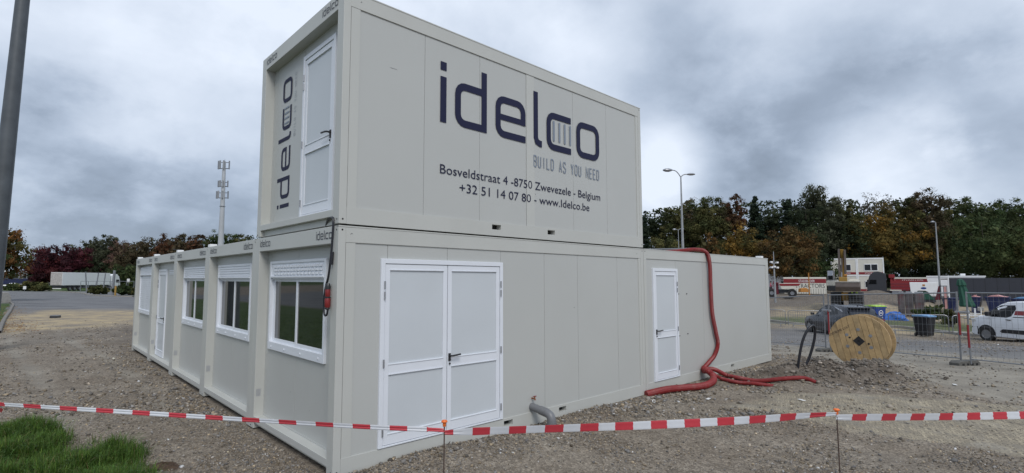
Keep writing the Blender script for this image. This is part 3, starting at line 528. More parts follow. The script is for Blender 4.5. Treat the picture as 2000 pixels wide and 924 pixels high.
def container(name, label, loc, seams, holes, ends, opening=None, full_long=True, strip=True, toplip=True):
    t = thing(name, label, 'site container', loc, 0, 'grey site containers')
    # posts
    for (px, py) in ((0, 0), (L - .15, 0), (0, W - PW), (L - .15, W - PW)):
        p = MB(); cx, cy = (px, py)
        if py == 0 and px == 0: p.box(0, 0, 0, .088, PW, H - .0); p.box(.088, .03, .0, .15, PW, H)
        elif py == 0: p.box(L - .085, 0, 0, L, PW, H); p.box(L - .15, .03, 0, L - .085, PW, H)
        else: p.box(cx, cy, 0, cx + .15, cy + PW, H)
        o = p.build('corner_post', MT['frame'], t, .004)
    c = MB()                                              # bolt holes in the corner castings
    for (hx, hz) in ((.045, .05), (.045, H - .045), (L - .04, .05), (L - .04, H - .045)):
        old = c.T; c.T = TL; c.add([(hx + .0105 * math.cos(q), .0015, hz + .0105 * math.sin(q)) for q in [i * math.pi / 5 for i in range(10)]], [tuple(range(10))]); c.T = old
    for hz in (.05, H - .045): c.T = TB; c.add([(.045 + .010 * math.cos(q), .0015, hz + .010 * math.sin(q)) for q in [i * math.pi / 5 for i in range(10)]], [tuple(range(10))]); c.T = None
    for hy in (W - .045,):
        for hz in (.03,): c.T = TB; c.add([(hy + .014 * math.cos(q), .0015, hz + .010 * math.sin(q)) for q in [i * math.pi / 5 for i in range(10)]], [tuple(range(10))]); c.T = None
    c.build('casting_holes', MT['dark'], t)
    # long beams
    b = MB(); b.box(.088, 0, H - .182, L - .085, .12, H); o = b.build('top_beam', MT['frame'], t, .004)
    if toplip: b = MB(); b.box(.0, -.004, H - .012, L, .05, H + .002); b.build('roof_lip', MT['frame'], t)
    b = MB(); xs = [.088]
    for hx in holes: xs += [hx - .085, hx + .085]
    xs.append(L - .085); z0, z1 = .085, .152
    for i in range(0, len(xs), 2): b.box(xs[i], 0, 0, xs[i + 1], .10, .182)
    for hx in holes: b.box(hx - .085, 0, 0, hx + .085, .10, z0); b.box(hx - .085, 0, z1, hx + .085, .10, .182)
    b.build('bottom_beam', MT['frame'], t)
    if holes:
        b = MB()
        for hx in holes: b.box(hx - .09, .09, z0 - .01, hx + .09, .3, z1 + .01)
        for hx in holes: pass
        b.build('fork_pocket', MT['dark'], t)
    # long wall
    s0, s1 = (.205 if strip else .09), L - .165
    es = [s0] + list(seams) + [s1]
    pn = MB(); rec = .014
    for i in range(len(es) - 1):
        a = es[i] + (.0025 if i else 0); e = es[i + 1] - (.0025 if i < len(es) - 2 else 0); pn.box(a, rec, .182, e, .06, H - .182)
    pn.build('long_wall', MT['panel'], t)
    b = MB(); b.box(s0, rec + .006, .182, s1, .055, H - .182); b.build('joint_backing', MT['seam'], t)
    if strip: b = MB(); b.box(.0925, .004, .182, s0, .06, H - .182); b.build('joint_cover', MT['panel2'], t)
    b = MB(); b.box(s1, .004, .182, L - .0885, .06, H - .182); b.build('joint_cover', MT['panel2'], t)
    # short end at x = 0
    if ends:
        b = MB(); b.box(0, PW, H - .19, RC + .02, W - PW, H); b.build('top_beam', MT['frame'], t, .004)
        b = MB(); b.box(0, PW, .085, RC + .02, W - PW, .165); b.box(.055 if loc[2] > 1 else .03, PW, .004 if loc[2] > 1 else .05, RC, W - PW, .085); b.build('bottom_beam', MT['frame'], t, .004)
        b = MB(); b.box(RC - .008, PW, .165, RC + .02, W - PW, .185); b.build('floor_edge', MT['panel'], t)
        pn = MB()
        e2 = [PW, .38, 1.36, 2.32, W - PW]
        bk = MB(); o4 = opening or (9, 9, 9, 9)
        def cut(mb, x0, x1, a, e):
            if e <= o4[0] or a >= o4[1]: mb.box(x0, a, .165, x1, e, H - .19); return
            if a < o4[0]: mb.box(x0, a, .165, x1, o4[0], H - .19)
            if e > o4[1]: mb.box(x0, o4[1], .165, x1, e, H - .19)
            a, e = max(a, o4[0]), min(e, o4[1]); mb.box(x0, a, .165, x1, e, o4[2]); mb.box(x0, a, o4[3], x1, e, H - .19)
        for i in range(4): cut(pn, RC, RC + .05, e2[i] + (.0022 if i else 0), e2[i + 1] - (.0022 if i < 3 else 0))
        cut(bk, RC + .005, RC + .045, PW, W - PW)
        pn.build('end_wall', MT['panel'], t); bk.build('joint_backing', MT['seam'], t)
        lg = MB(); dm = MB(); k = .118
        logo(lg, lg, lambda s, n, z: TB(-s, n, z), -(W - .17), H - .13, k, bars=False); logo(lg, lg, lambda s, n, z: TB(-s, n, z), -(.56), H - .135, k * 1.03, bars=False)
        lg.build('beam_logo', MT['logo'], t)
        b = MB(); old = b.T; b.T = lambda s, n, z: (s, W - PW - n, z); b.add([(.022, .0016, .43), (.085, .0016, .43), (.085, .0016, .53), (.022, .0016, .53)], [(0, 1, 2, 3)]); b.T = None
        if loc[2] < 1: b.build('rating_plate', MT['plate'], t)
    else:
        b = MB(); b.box(.0, PW, 0, .12, W - PW, H); b.build('end_wall', MT['panel'], t)
    b = MB(); b.box(.02, .02, H - .06, L - .02, W - .02, H - .02); b.build('roof', MT['frame'], t)
    b = MB(); b.box(.15, .12, .06, L - .1, W - .1, .16); b.build('floor', MT['dark'], t)
    b = MB(); b.box(L - .12, PW, 0, L, W - PW, H - .001); b.build('far_end_wall', MT['panel'], t)
    b = MB(); b.box(PW, W - .06, 0, L - PW, W - .01, H - .001); b.build('rear_wall', MT['panel'], t)
    return t
def mini(t, xs):                                             # small white stacking blocks on the roof corners
    for x, y in xs: b = MB(); b.box(x - .06, y - .075, H, x + .06, y + .075, H + .055); b.build('roof_block', MT['white'], t, .01)
front_seams = [1.488, 2.42, 3.32, 4.117, 5.22]
c1 = container('site_container', 'ground floor grey container with white double door, carrying the upper container', (0, 0, 0), [.62] + front_seams, (2.553, 3.703), True, opening=(.53, 2.27, 1.13, 2.28))
door(c1, TL, .527, 2.443, .190, 2.30, 2, n0=-.010)
window(c1, TS, .50, 2.30, 1.10, 2.31, grips=True)
fx = MB()
for x, z in ((.155, H - .09), (L - .22, H - .105)): fx.T = TL; stroke2(fx, TL, [(x - .012, z - .006), (x - .008, z + .006), (x + .002, z + .011), (x + .012, z + .004)], .005); 
fx.T = None; fx.build('stamp_mark', MT['seam'], c1)
GAPX = .012
c2 = container('site_container', 'grey container at the right end with one door and a red hose over it', (L + GAPX, 0, 0), [.99 + .2, 2.35], (3.68,), False, strip=False)
door(c2, TL, .29, 1.225, .182, 2.290, 1, handle_right=False, n0=-.004)
b = MB()
for x, z in ((1.28, 1.79), (1.62, 1.79), (1.28, .96), (1.62, .98)): b.T = TL; b.box(x - .009, -.012, z - .009, x + .009, .004, z + .009)
b.T = None; b.build('fixing_screw', MT['seam'], c2)
cu = container('site_container', 'upper grey container with the large blue firm name and address on its side', (0, 0, H + GAP), [1.11, 2.025, 2.94, 3.115, 4.04, 4.96], (2.33, 3.475), True)
zb = H + GAP
door(cu, TS, .42, 1.36, 2.86 - zb, 4.985 - zb, 1, handle_right=False, n0=0)
b = MB(); box2(b, TL, 2.942, .184, 3.113, H - .184, -.013, -.0085); b.build('joint_cover', MT['panel2'], cu)
lb, lg = MB(), MB(); logo(lb, lg, TL, 1.35, 4.07 - zb, 1.0, n=-.0065); lb.build('firm_logo', MT['navy'], cu); lg.build('logo_bars', MT['greyv'], cu)
lb = MB(); motto(lb, TL, 3.10, 3.755 - zb, 1.63, .165, n=-.0065); lb.build('firm_motto', MT['greyv'], cu)
lettering('address_lettering', 'Bosveldstraat 4 -8750 Zwevezele - Belgium', TL, 1.357, 4.752, 3.405 - zb, .118, MT['navy'], cu, -.0065)
lettering('phone_lettering', '+32 51 14 07 80 - www.Idelco.be', TL, 1.675, 4.447, 3.20 - zb, .118, MT['navy'], cu, -.0065)
lb, lg = MB(), MB(); logo(lb, lg, TS, 1.765, 3.045 - zb, .54, rot=True, n=.002); lb.build('firm_logo', MT['navy'], cu); lg.build('logo_bars', MT['greyv'], cu)
lb = MB(); motto(lb, TS, 1.615, 4.0 - zb, .88, .062, rot=True, n=.002); lb.build('firm_motto', MT['greyv2'], cu)
b = MB(); stroke2(b, TL, [(.215 - .012, 2.545), (.215 - .006, 2.557), (.218, 2.555)], .006); b.build('stamp_mark', MT['seam'], cu)
row = [c1]
for k, lab in ((1, 'second grey container from the corner, its window beside the tall corner stack'), (2, 'middle grey container of the left row with a smaller looking window'),
               (3, 'fourth grey container of the left row, the one with a narrow white door'), (4, 'last grey container of the left row with its roller blind shut')):
    c = container('site_container', lab, (0, k * W, 0), [1.5, 3, 4.5], (), True, opening=(.53, 2.25, 1.15, 2.28) if k in (1, 2) else None)
    row.append(c)
    if k in (1, 2): window(c, TS, .50, 2.28, 1.12, 2.305)
    if k == 3: door(c, TS, 1.47, 2.44, .175, 2.30, 1, handle_right=False)
    if k == 3:
        v = MB()
        for z in (2.17, 2.21, 2.25): box2(v, TS, .72, z, 1.22, z + .02, 0, .012)
        v.build('vent_grille', MT['alu'], c)
    if k == 4: window(c, TS, .60, 2.36, 1.10, 2.385, closed=True, n0=.025)
for k in (2, 3, 4): mini(row[k], [(.08, .02)])
mini(row[4], [(.08, W - .09)]); mini(c2, [(L - .28, .1)])
for par, T, pts in ((c1, TL, ((4.02, 1.62, .010, .018), (.93, .62, .006, .02), (.86, .30, .02, .012), (3.55, 1.2, .006, .006))), (cu, TL, ((3.13, .66, .008, .02), (.62, 1.9, .10, .004))), (c1, TS, ((1.5, .62, .006, .012), (.9, .5, .005, .01)))):
    for x, z, a, h_ in pts: b = MB(); n_ = .002 if T is TS else (-.0115 if z < 1 and x < 1 else -.0125); old = b.T; b.T = T; b.add([(x, n_, z), (x + a, n_, z + h_ * .3), (x + a * .7, n_, z + h_), (x - a * .2, n_, z + h_ * .8)], [(0, 1, 2, 3)]); b.T = None; b.build('scuff_mark', MT['char'], par)
# ------------------------------------------------------------------ cable with red connector at the corner
def smooth_path(P, n=8):
    P = [np.array(p, float) for p in P]; out = []
    for i in range(len(P) - 1):
        p0, p1, p2, p3 = P[max(i - 1, 0)], P[i], P[i + 1], P[min(i + 2, len(P) - 1)]
        for k in range(n):
            t = k / n; out.append(.5 * ((2 * p1) + (-p0 + p2) * t + (2 * p0 - 5 * p1 + 4 * p2 - p3) * t * t + (-p0 + 3 * p1 - 3 * p2 + p3) * t ** 3))
    out.append(P[-1]); return out
tc_ = thing('power_cable', 'black cable with a red plug hanging down the front corner of the containers', 'cable', (-.03, .12, 1.9))
def rel(P, o): return [(p[0] - o[0], p[1] - o[1], p[2] - o[2]) for p in P]
o_ = (-.03, .12, 1.9)
b = MB(); b.tube(rel(smooth_path([(.10, .55, 2.62), (.03, .33, 2.735), (.0, .17, 2.74), (-.015, .10, 2.70), (-.02, .10, 2.5), (-.025, .115, 2.3), (-.03, .15, 2.1), (-.03, .19, 2.02)]), o_), .0125, 8); b.build('cable_sheath', MT['blackc'], tc_, smooth=True)
b = MB(); b.tube(rel(smooth_path([(-.02, .10, 2.36), (-.022, .102, 2.30), (-.025, .108, 2.22)]), o_), .021, 8); b.build('cable_sleeve', MT['blackc'], tc_, smooth=True)
b = MB(); b.tube(rel(smooth_path([(-.035, .135, 1.75), (-.035, .15, 1.69), (-.035, .19, 1.67), (-.035, .225, 1.70), (-.035, .235, 1.8), (-.035, .215, 1.95), (-.03, .17, 2.06)]), o_), .011, 8); b.build('cable_loop', MT['blackc'], tc_, smooth=True)
b = MB(); b.lathe([(.018, 2.02), (.026, 2.0), (.030, 1.985), (.030, 1.955)], 12, (-.035 + .03, .145 - .12, -1.9)); b.build('plug_collar', MT['black'], tc_, smooth=True)
b = MB(); b.lathe([(.027, 1.955), (.029, 1.95), (.029, 1.885), (.024, 1.875)], 12, (-.005, .025, -1.9)); b.lathe([(.027, 1.862), (.032, 1.85), (.031, 1.77), (.022, 1.755)], 12, (-.005, .025, -1.9)); b.build('plug_body', MT['redp'], tc_, smooth=True)
b = MB(); b.lathe([(.031, 1.876), (.033, 1.874), (.033, 1.862), (.029, 1.86)], 12, (-.005, .025, -1.9)); b.lathe([(.028, 1.757), (.03, 1.75), (.018, 1.735)], 12, (-.005, .025, -1.9)); b.build('plug_ring', MT['black'], tc_, smooth=True)
# ------------------------------------------------------------------ drain pipe and valve
dp = thing('drain_pipe', 'grey plastic drain pipe bending from the container wall into the gravel', 'pipe', (3.03, 0, 0))
b = MB(); b.tube([(0, .01, .255), (0, -.02, .255), (.005, -.17, .235)], .055, 14); b.build('straight_pipe', MT['grey_pvc'], dp, smooth=True)
b = MB(); b.tube([(.005, -.155, .237), (.006, -.27, .222)], .062, 14); b.tube(smooth_path([(.006, -.26, .223), (.008, -.32, .20), (.009, -.35, .15), (.009, -.355, .10)], 5), .060, 14); b.build('elbow', MT['grey_pvc'], dp, smooth=True)
b = MB(); b.tube([(.009, -.355, .115), (.009, -.356, -.15)], .066, 14); b.build('socket', MT['grey_pvc'], dp, smooth=True)
vv = thing('water_valve', 'small brass water valve poking from the wall above the grey drain pipe', 'valve', (3.035, 0, .375))
b = MB(); b.tube([(0, .02, 0), (0, -.05, 0), (0, -.05, -.02)], .012, 8); b.tube([(0, -.045, 0), (0, -.045, .03)], .009, 8); b.build('valve_body', MT['copper'], vv, smooth=True)
b = MB(); b.box(-.03, -.055, .03, .03, -.035, .038); b.build('valve_lever', MT['redp'], vv)
# ------------------------------------------------------------------ red hoses
def corrugated(name, P, r, label, step=.022, amp=.0035, n=12, parent=None):
    S = smooth_path(P, 14); S = np.array(S); seg = np.linalg.norm(np.diff(S, axis=0), axis=1); cu_ = np.r_[0, np.cumsum(seg)]; m_ = int(cu_[-1] / (step / 2))
    t = np.linspace(0, cu_[-1], m_); Q = np.stack([np.interp(t, cu_, S[:, i]) for i in range(3)], 1)
    b = MB(); b.tube(Q, [r + (amp if k % 2 else -amp) for k in range(m_)], n); o = b.build(name, MT['redh'], None, smooth=False); tag(o, label, 'hose', 'red corrugated hoses'); return o
def WP(u, v, yy=-.05):
    r = ray(u, v); t = (yy - CAM[1]) / r[1]; return CAM + r * t
def GP3(u, v, r): p = G(u, v); return np.array([p[0], p[1], gz(p[0], p[1]) + r])
P = [WP(1330, 489, .9), WP(1352, 488.5, .35)]; P = [(7.9, .95, H + .02), (8.1, .45, H + .05), (8.35, .12, H + .085), WP(1379, 493, -.02), WP(1386, 515, -.055), WP(1388, 560), WP(1391, 610), WP(1398, 648), WP(1402, 672), WP(1396, 693), WP(1386, 706, -.06), WP(1377, 716, -.07), WP(1372, 719, .05), WP(1370, 720, .2)]
corrugated('red_hose', P, .041, 'red corrugated hose climbing the right container and over its roof edge')
P = [WP(1371, 719, .2), WP(1378, 720, -.10), WP(1396, 722, -.22)] + [GP3(u, v + 3, .05) for u, v in ((1420, 736), (1445, 742), (1480, 746), (1530, 748), (1570, 747), (1594, 749))]
P[-1][2] -= .06; corrugated('red_hose', P, .042, 'red corrugated hose lying out over the gravel towards the black cable loop')
P = [WP(1370, 721, .2), WP(1376, 726, -.10), WP(1388, 727, -.18)] + [GP3(u, v + 3, .05) for u, v in ((1408, 741), (1440, 748), (1475, 751), (1510, 751))]
P[-1][2] -= .05; corrugated('red_hose', P, .036, 'thinner red hose tucked against the long red hose on the gravel')
P = [WP(1369, 720, .2), WP(1378, 722, -.12), WP(1392, 733, -.28)] + [GP3(u, v + 5, .07) for u, v in ((1392, 747), (1372, 755), (1335, 761), (1300, 764), (1262, 768))]
P[-1][2] -= .05; corrugated('red_hose', P, .062, 'thickest red hose curling back along the foot of the right container', .03, .004)
# ------------------------------------------------------------------ black cable loop out of the ground
p0 = G(1557, 741); bd = dl(p0[0], p0[1])[0]
P = [A(1556, 748, bd)] + [A(u, v, bd + q) for u, v, q in ((1560, 705, 0), (1567, 668, 0), (1577, 645, 0), (1587, 636, .02), (1591.5, 643, .05), (1590, 665, .08), (1580, 700, .1), (1568, 722, .1), (1559, 738, .1))]
b = MB(); b.tube(smooth_path(P, 8), .027, 10); tag(b.build('cable_loop', MT['blackc'], None, smooth=True), 'stiff black cable standing up in a tall loop left of the wooden drum', 'cable')
# ------------------------------------------------------------------ tape and stakes
def stake(u, v, d, label):
    top = A(u, v, d); zg = gz(top[0], top[1]); t = thing('tape_stake', label, 'stake', (top[0], top[1], zg), 0, 'rebar stakes holding the tape')
    h = top[2] - zg; lean = .012 if u < 1000 else -.05
    b = MB(); b.tube([(lean * 0 , 0, h - .02), (-lean * .3, 0, -.1)], .0058, 8); b.build('rebar', MT['rust'], t, smooth=True)
    b = MB(); b.lathe([(.0125, h - .055), (.0145, h - .052), (.0155, h - .022), (.026, h - .018), (.0285, h - .010), (.021, h - .001), (.004, h + .002)], 14); b.build('safety_cap', MT['orange'], t, smooth=True)
    return top, t
DS1, DS2 = 4.55, 5.05
s1_, _ = stake(868, 820.5, DS1, 'orange capped stake in front of the white double door'); s2_, _ = stake(1633.5, 798, DS2, 'orange capped stake on the right in front of the paving')
TPM = []
def tape(name, P, wf, label, phase=0., blk=.155):
    S = np.array(smooth_path(P, 24)); seg = np.linalg.norm(np.diff(S, axis=0), axis=1); cu_ = np.r_[0, np.cumsum(seg)]; m_ = int(cu_[-1] / .0155); m_ = max(m_, 10)
    t = np.linspace(0, cu_[-1], m_); Q = np.stack([np.interp(t, cu_, S[:, i]) for i in range(3)], 1)
    b = MB(); ws_ = [wf(x / cu_[-1]) for x in t]; V = []
    dirn = Q[-1] - Q[0]; dirn /= np.linalg.norm(dirn); side = np.cross(dirn, [0, 0, 1]); side /= np.linalg.norm(side)
    for i, q in enumerate(Q):
        wv = ws_[i]; tw = .25 * math.sin(t[i] * 2.1 + phase) + .15
        for k, (a, n_) in enumerate(((.5, 0), (.22, .004), (-.05, -.002), (-.28, .004), (-.5, 0))): V.append(q + np.array([0, 0, a * wv]) + side * (n_ + a * wv * tw))
    b.v = [tuple(map(float, q)) for q in V]
    for i in range(m_ - 1):
        c_ = int((t[i] + phase) / blk) % 2
        for k in range(4): b.f.append([i * 5 + k, i * 5 + k + 1, (i + 1) * 5 + k + 1, (i + 1) * 5 + k]); b.mi.append(c_)
    tm = []
    for nm, c_ in (('red tape film', (.60, .06, .08)), ('white tape film', (.74, .76, .80))):
        m = mat(nm, c_, .28, var=.04, vs_=12); nt = m.node_tree; tr = nt.nodes.new('ShaderNodeBsdfTranslucent'); tr.inputs[0].default_value = (*c_, 1); mx = nt.nodes.new('ShaderNodeMixShader'); mx.inputs[0].default_value = .3
        nt.links.new(nt.nodes['Principled BSDF'].outputs[0], mx.inputs[1]); nt.links.new(tr.outputs[0], mx.inputs[2]); nt.links.new(mx.outputs[0], nt.nodes['Material Output'].inputs[0]); tm.append(m)
    o = b.build(name, tm, None, smooth=True); tag(o, label, 'barrier tape', 'red and white barrier tape'); return o
z_ = lambda u, v, d: A(u, v, d)
DL = 6.1
tape('barrier_tape', [z_(-190, 774, 4.62), z_(0, 789.5, 4.6), z_(250, 805, 4.58), z_(500, 821, 4.56), z_(700, 833, 4.55), z_(840, 839, 4.54), z_(868, 841, DS1 - .01)], lambda t: .034 + .012 * t - (.012 if t > .97 else 0), 'narrow folded tape running left from the stake by the double door', .216, .1635)
tape('barrier_tape', [z_(868, 845, DS1 - .012), z_(1000, 840, 4.62), z_(1250, 831, 4.75), z_(1450, 821, 4.88), z_(1580, 811.5, 5.0), z_(1633, 808.5, DS2 - .012)], lambda t: min(.073, .04 + t * .5) if t < .5 else (.073 if t < .86 else .073 - .036 * (t - .86) / .14), 'wide tape hanging between the two orange capped stakes', .095, .165)
tape('barrier_tape', [z_(1633, 815, DS2 - .012), z_(1720, 815, 5.1), z_(1900, 813, 5.25), z_(2100, 808, 5.45), z_(2300, 800, 5.7)], lambda t: .074 if t > .08 else .055 + .019 * t / .08, 'tape running right out of view from the stake before the paving', .163, .163)
b = MB(); e = [A(-40, 786, 6.2), A(-10, 792, 6.2), A(6, 800, 6.15), A(3, 806, 6.15), A(-30, 795, 6.2)]; b.add(e + [q + np.array([0, .006, .004]) for q in e], [(0, 1, 2, 3, 4), (9, 8, 7, 6, 5), (0, 1, 6, 5), (1, 2, 7, 6), (2, 3, 8, 7), (3, 4, 9, 8), (4, 0, 5, 9)]); tag(b.build('tape_end', MT['redp'], None), 'loose torn red tape end at the left edge', 'tape scrap')
# ------------------------------------------------------------------ site fence
def fence_panel(a, b, h, label, za=None, rl=True):
    "welded mesh panel between ground points a and b"
    a = np.array(a, float); b = np.array(b, float); ln = float(np.hypot(*(b - a)[:2])); dz = b[2] - a[2]; rz = math.atan2(b[1] - a[1], b[0] - a[0])
    t = thing('mesh_fence', label, 'site fence', a, rz, 'mesh site fence panels'); zz = lambda s: dz * s / ln; e = .045; z0 = .14
    for s in (e, ln - e): m = MB(); m.tube([(s, 0, zz(s) + .02), (s, 0, zz(s) + h)], .021, 8); m.build('upright', MT['steel'], t, smooth=True)
    for z in (z0, h - .03): m = MB(); m.tube([(e, 0, zz(e) + z), (ln - e, 0, zz(ln - e) + z)], .016 if z > 1 else .014, 8); m.build('rail', MT['steel'], t, smooth=True)
    m = MB(); n = int(ln / .105)
    for i in range(1, n): s = e + (ln - 2 * e) * i / n; r = .0017; m.box(s - r, -r, zz(s) + z0, s + r, r, zz(s) + h - .03)
    for z in np.linspace(z0, h - .03, 9)[1:-1]: m.tube([(e, 0, zz(e) + z), (ln - e, 0, zz(ln - e) + z)], .0022, 3)
    m.build('wire_mesh', MT['steel'], t)
    return t
def fence_block(p, rz, label):
    t = thing('fence_block', label, 'concrete block', p, rz, 'concrete feet of the site fence'); m = MB(); m.prism([(-.34, 0), (.34, 0), (.34, .10), (.27, .145), (-.27, .145), (-.34, .10)], -.115, .115, 'y')
    m.build('block', MT['darkconc'], t, .012)
    m = MB()
    for s in (-.2, -.06, .08, .22): m.box(s - .035, -.1165, .03, s + .035, -.1155, .09)
    m.build('block_holes', MT['dark'], t); return t
FD = {'a': AG(1507, 19.2), 'b': AG(1610, 16.6), 'c': AG(1873, 13.0), 'd': AG(2140, 10.9)}
FD['z'] = FD['a'] + (FD['a'] - FD['b']) * .5
fa = FD['a'].copy(); fb = FD['b'].copy(); fc = FD['c'].copy(); fdd = FD['d'].copy()
for q in (fa, fb, fc, fdd, FD['z']): q[2] = gz(q[0], q[1]) + .02
HF = 1.80
sh_ = (fb - fa) / np.linalg.norm(fb - fa); s2 = (fc - fb) / np.linalg.norm(fc - fb); s3 = (fdd - fc) / np.linalg.norm(fdd - fc)
fence_panel(fa - sh_ * 1.3, fb - sh_ * .03, HF, 'mesh fence panel half hidden by the right container')
fence_panel(fb + s2 * .06, fc - s2 * .03, HF, 'mesh fence panel standing behind the wooden cable drum')
fence_panel(fc + s3 * .08, fdd, HF, 'mesh fence panel in front of the white van')
fence_block(fb + [0, 0, -.05], math.atan2(s2[1], s2[0]) + 1.4, 'concrete fence foot between black cable loop and wooden drum')
fence_block(fc + [0, 0, -.05], math.atan2(s3[1], s3[0]) + 1.35, 'concrete fence foot left of the white van')
def brace(p, s, k, label):
    t = thing('fence_sleeve', label, 'post sleeve', p, math.atan2(s[1], s[0]), 'red and white sleeves on the fence posts')
    for dx, z0, z1 in k: m = MB(); m.tube([(dx, -.02, z0), (dx, -.02, z1)], .024, 8); m.build('sleeve', MT['red'], t, smooth=True)
    return t
brace(fc, s3, ((-.04, .72, 1.28), (.12, .42, .98)), 'red sleeves round the posts left of the white van')
brace(fb, s2, ((.10, .55, 1.3),), 'red strip on the fence post beside the dark car')
for p, s, lb_ in ((fc, s3, 'steel clamp joining the fence panels by the white van'), (fb, s2, 'steel clamp joining the fence panels by the dark car')):
    m = MB(); m.box(-.12, -.04, 1.25, .16, .04, 1.31); o = m.build('fence_clamp', MT['hinge'], None, .008); o.location = p; o.rotation_euler = (0, 0, math.atan2(s[1], s[0])); tag(o, lb_, 'clamp')
# ------------------------------------------------------------------ wooden cable drum
def drum():
    c = A(1678, 666, 12.3); R1 = .615; wd = .48; zg = c[2] - R1
    t = thing('cable_drum', 'big wooden cable drum lying on its rim behind the earth heap', 'cable drum', (c[0], c[1], zg)); az = math.atan2(-(CAM[1] - c[1]), -(CAM[0] - c[0])) - .22
    t.rotation_euler = (0, 0, az)                          # local +x points away from the viewer
    wm = mat('drum boards', (.43, .30, .15), .8, var=.2, vs_=5, dirt=(.10, .065, .04), dirts=2.2, dirta=.6, bump=.3, bs=30)
    wm2 = mat('grey worn drum boards', (.37, .265, .14), .85, var=.25, vs_=6, dirt=(.09, .065, .045), dirts=2.5, dirta=.8, bump=.3, bs=30); rimm = mat('scuffed drum rim', (.17, .105, .055), .85, var=.35, vs_=7)
    for k, x0 in enumerate((-.02, wd)):
        fl = MB(); nb = 10; bw = 2 * R1 / nb; th = .045; ca, sa = math.cos(-.2), math.sin(-.2)
        for i in range(nb):
            a0 = -R1 + i * bw + .003; a1 = a0 + bw - .006; pl = []
            for j in range(9): y = a0 + (a1 - a0) * j / 8; pl.append((y, math.sqrt(max(0, R1 * R1 - y * y))))
            poly = pl + [(y, -z) for y, z in pl[::-1]]; poly = [(y * ca - z * sa, y * sa + z * ca) for y, z in poly]
            fl.prism(poly, x0, x0 + th, 'x', 1 if i in (1, 4, 8) else 0)
        fo = fl.build('flange', [wm, wm2], t, .003)
        if k == 0:
            rg = MB(); n = 40
            for j in range(n):
                q0, q1 = 2 * math.pi * j / n, 2 * math.pi * (j + .96) / n
                rg.prism([(R1 * math.cos(q0), R1 * math.sin(q0)), (R1 * math.cos(q1), R1 * math.sin(q1)), ((R1 - .09) * math.cos(q1), (R1 - .09) * math.sin(q1)), ((R1 - .09) * math.cos(q0), (R1 - .09) * math.sin(q0))], x0 + th + .001, x0 + th + .04, 'x')
            rg.build('rim_ring', rimm, fo)
            pl = MB(); q = .12; pl.prism([(0, q), (q, 0), (0, -q), (-q, 0)], x0 - .006, x0, 'x'); pl.build('hub_plate', MT['black'], fo); pl = MB(); pl.lathe([(.028, x0 - .009), (.028, x0 - .007)], 12, axis='x'); pl.build('hub_bore', MT['dark'], fo)
            for j in range(6): q = .5 + j * 2 * math.pi / 6; m = MB(); m.lathe([(.036, x0 - .005), (.036, x0 - .001)], 14, (0, .27 * math.cos(q), .27 * math.sin(q)), 'x'); m.build('bolt_plate', MT['hinge'], fo); 
            for y, z in ((.18, .07), (-.19, -.05)): m = MB(); m.lathe([(.022, x0 - .004), (.022, x0 - .001)], 12, (0, y, z), 'x'); m.build('knot_hole', MT['dark'], fo)
            Tt = lambda s, n, z: (x0 - n, -(s * .86 - z * .5), s * .5 + z * .86)
            lettering('drum_marking', 'LOSTRUME COLT', Tt, -.48 + .86 * .0, .02, .36, .05, MT['rust'], t, .003)
    m = MB(); m.lathe([(.36, .02), (.36, wd)], 28, axis='x'); m.build('barrel', wm, t, smooth=True)
    for ch in t.children_recursive: pass
    # raise so that the hub is at the centre
    for ch in t.children: ch.location.z += R1
drum()
# ------------------------------------------------------------------ kerbs
def kerb(px, label, hgt=.13, wd=.14, m='conc2', dz=0):
    P = smooth_path([G(*p) for p in px], 6); b = MB(); V = []
    for i, p in enumerate(P):
        a = P[min(i + 1, len(P) - 1)] - P[max(i - 1, 0)]; n = np.array([-a[1], a[0], 0]); n = n / np.linalg.norm(n); z = gz(p[0], p[1]) + dz
        for s, zz in ((0, -.2), (0, hgt - .02), (.02, hgt), (wd, hgt), (wd, -.2)): V.append((p[0] + n[0] * s, p[1] + n[1] * s, z + zz))
    b.v = [tuple(map(float, q)) for q in V]
    for i in range(len(P) - 1):
        for k in range(4): b.f.append([i * 5 + k, i * 5 + k + 1, (i + 1) * 5 + k + 1, (i + 1) * 5 + k]); b.mi.append(0)
    o = b.build('kerb', MT[m]); o['kind'] = 'structure'; return o
kerb([(2030, 662), (1960, 660), (1895, 657), (1850, 652), (1790, 645), (1735, 640), (1650, 638), (1570, 636), (1490, 627)][::-1], '', .16, .16)
kerb([(2, 652), (12, 625), (25, 603), (23, 592), (-10, 580)], '', .10, .14, 'kerbd')
kerb([(262, 580), (225, 579.5), (180, 577), (150, 572), (60, 567), (-30, 565)], '', .15, .3, 'conc2')
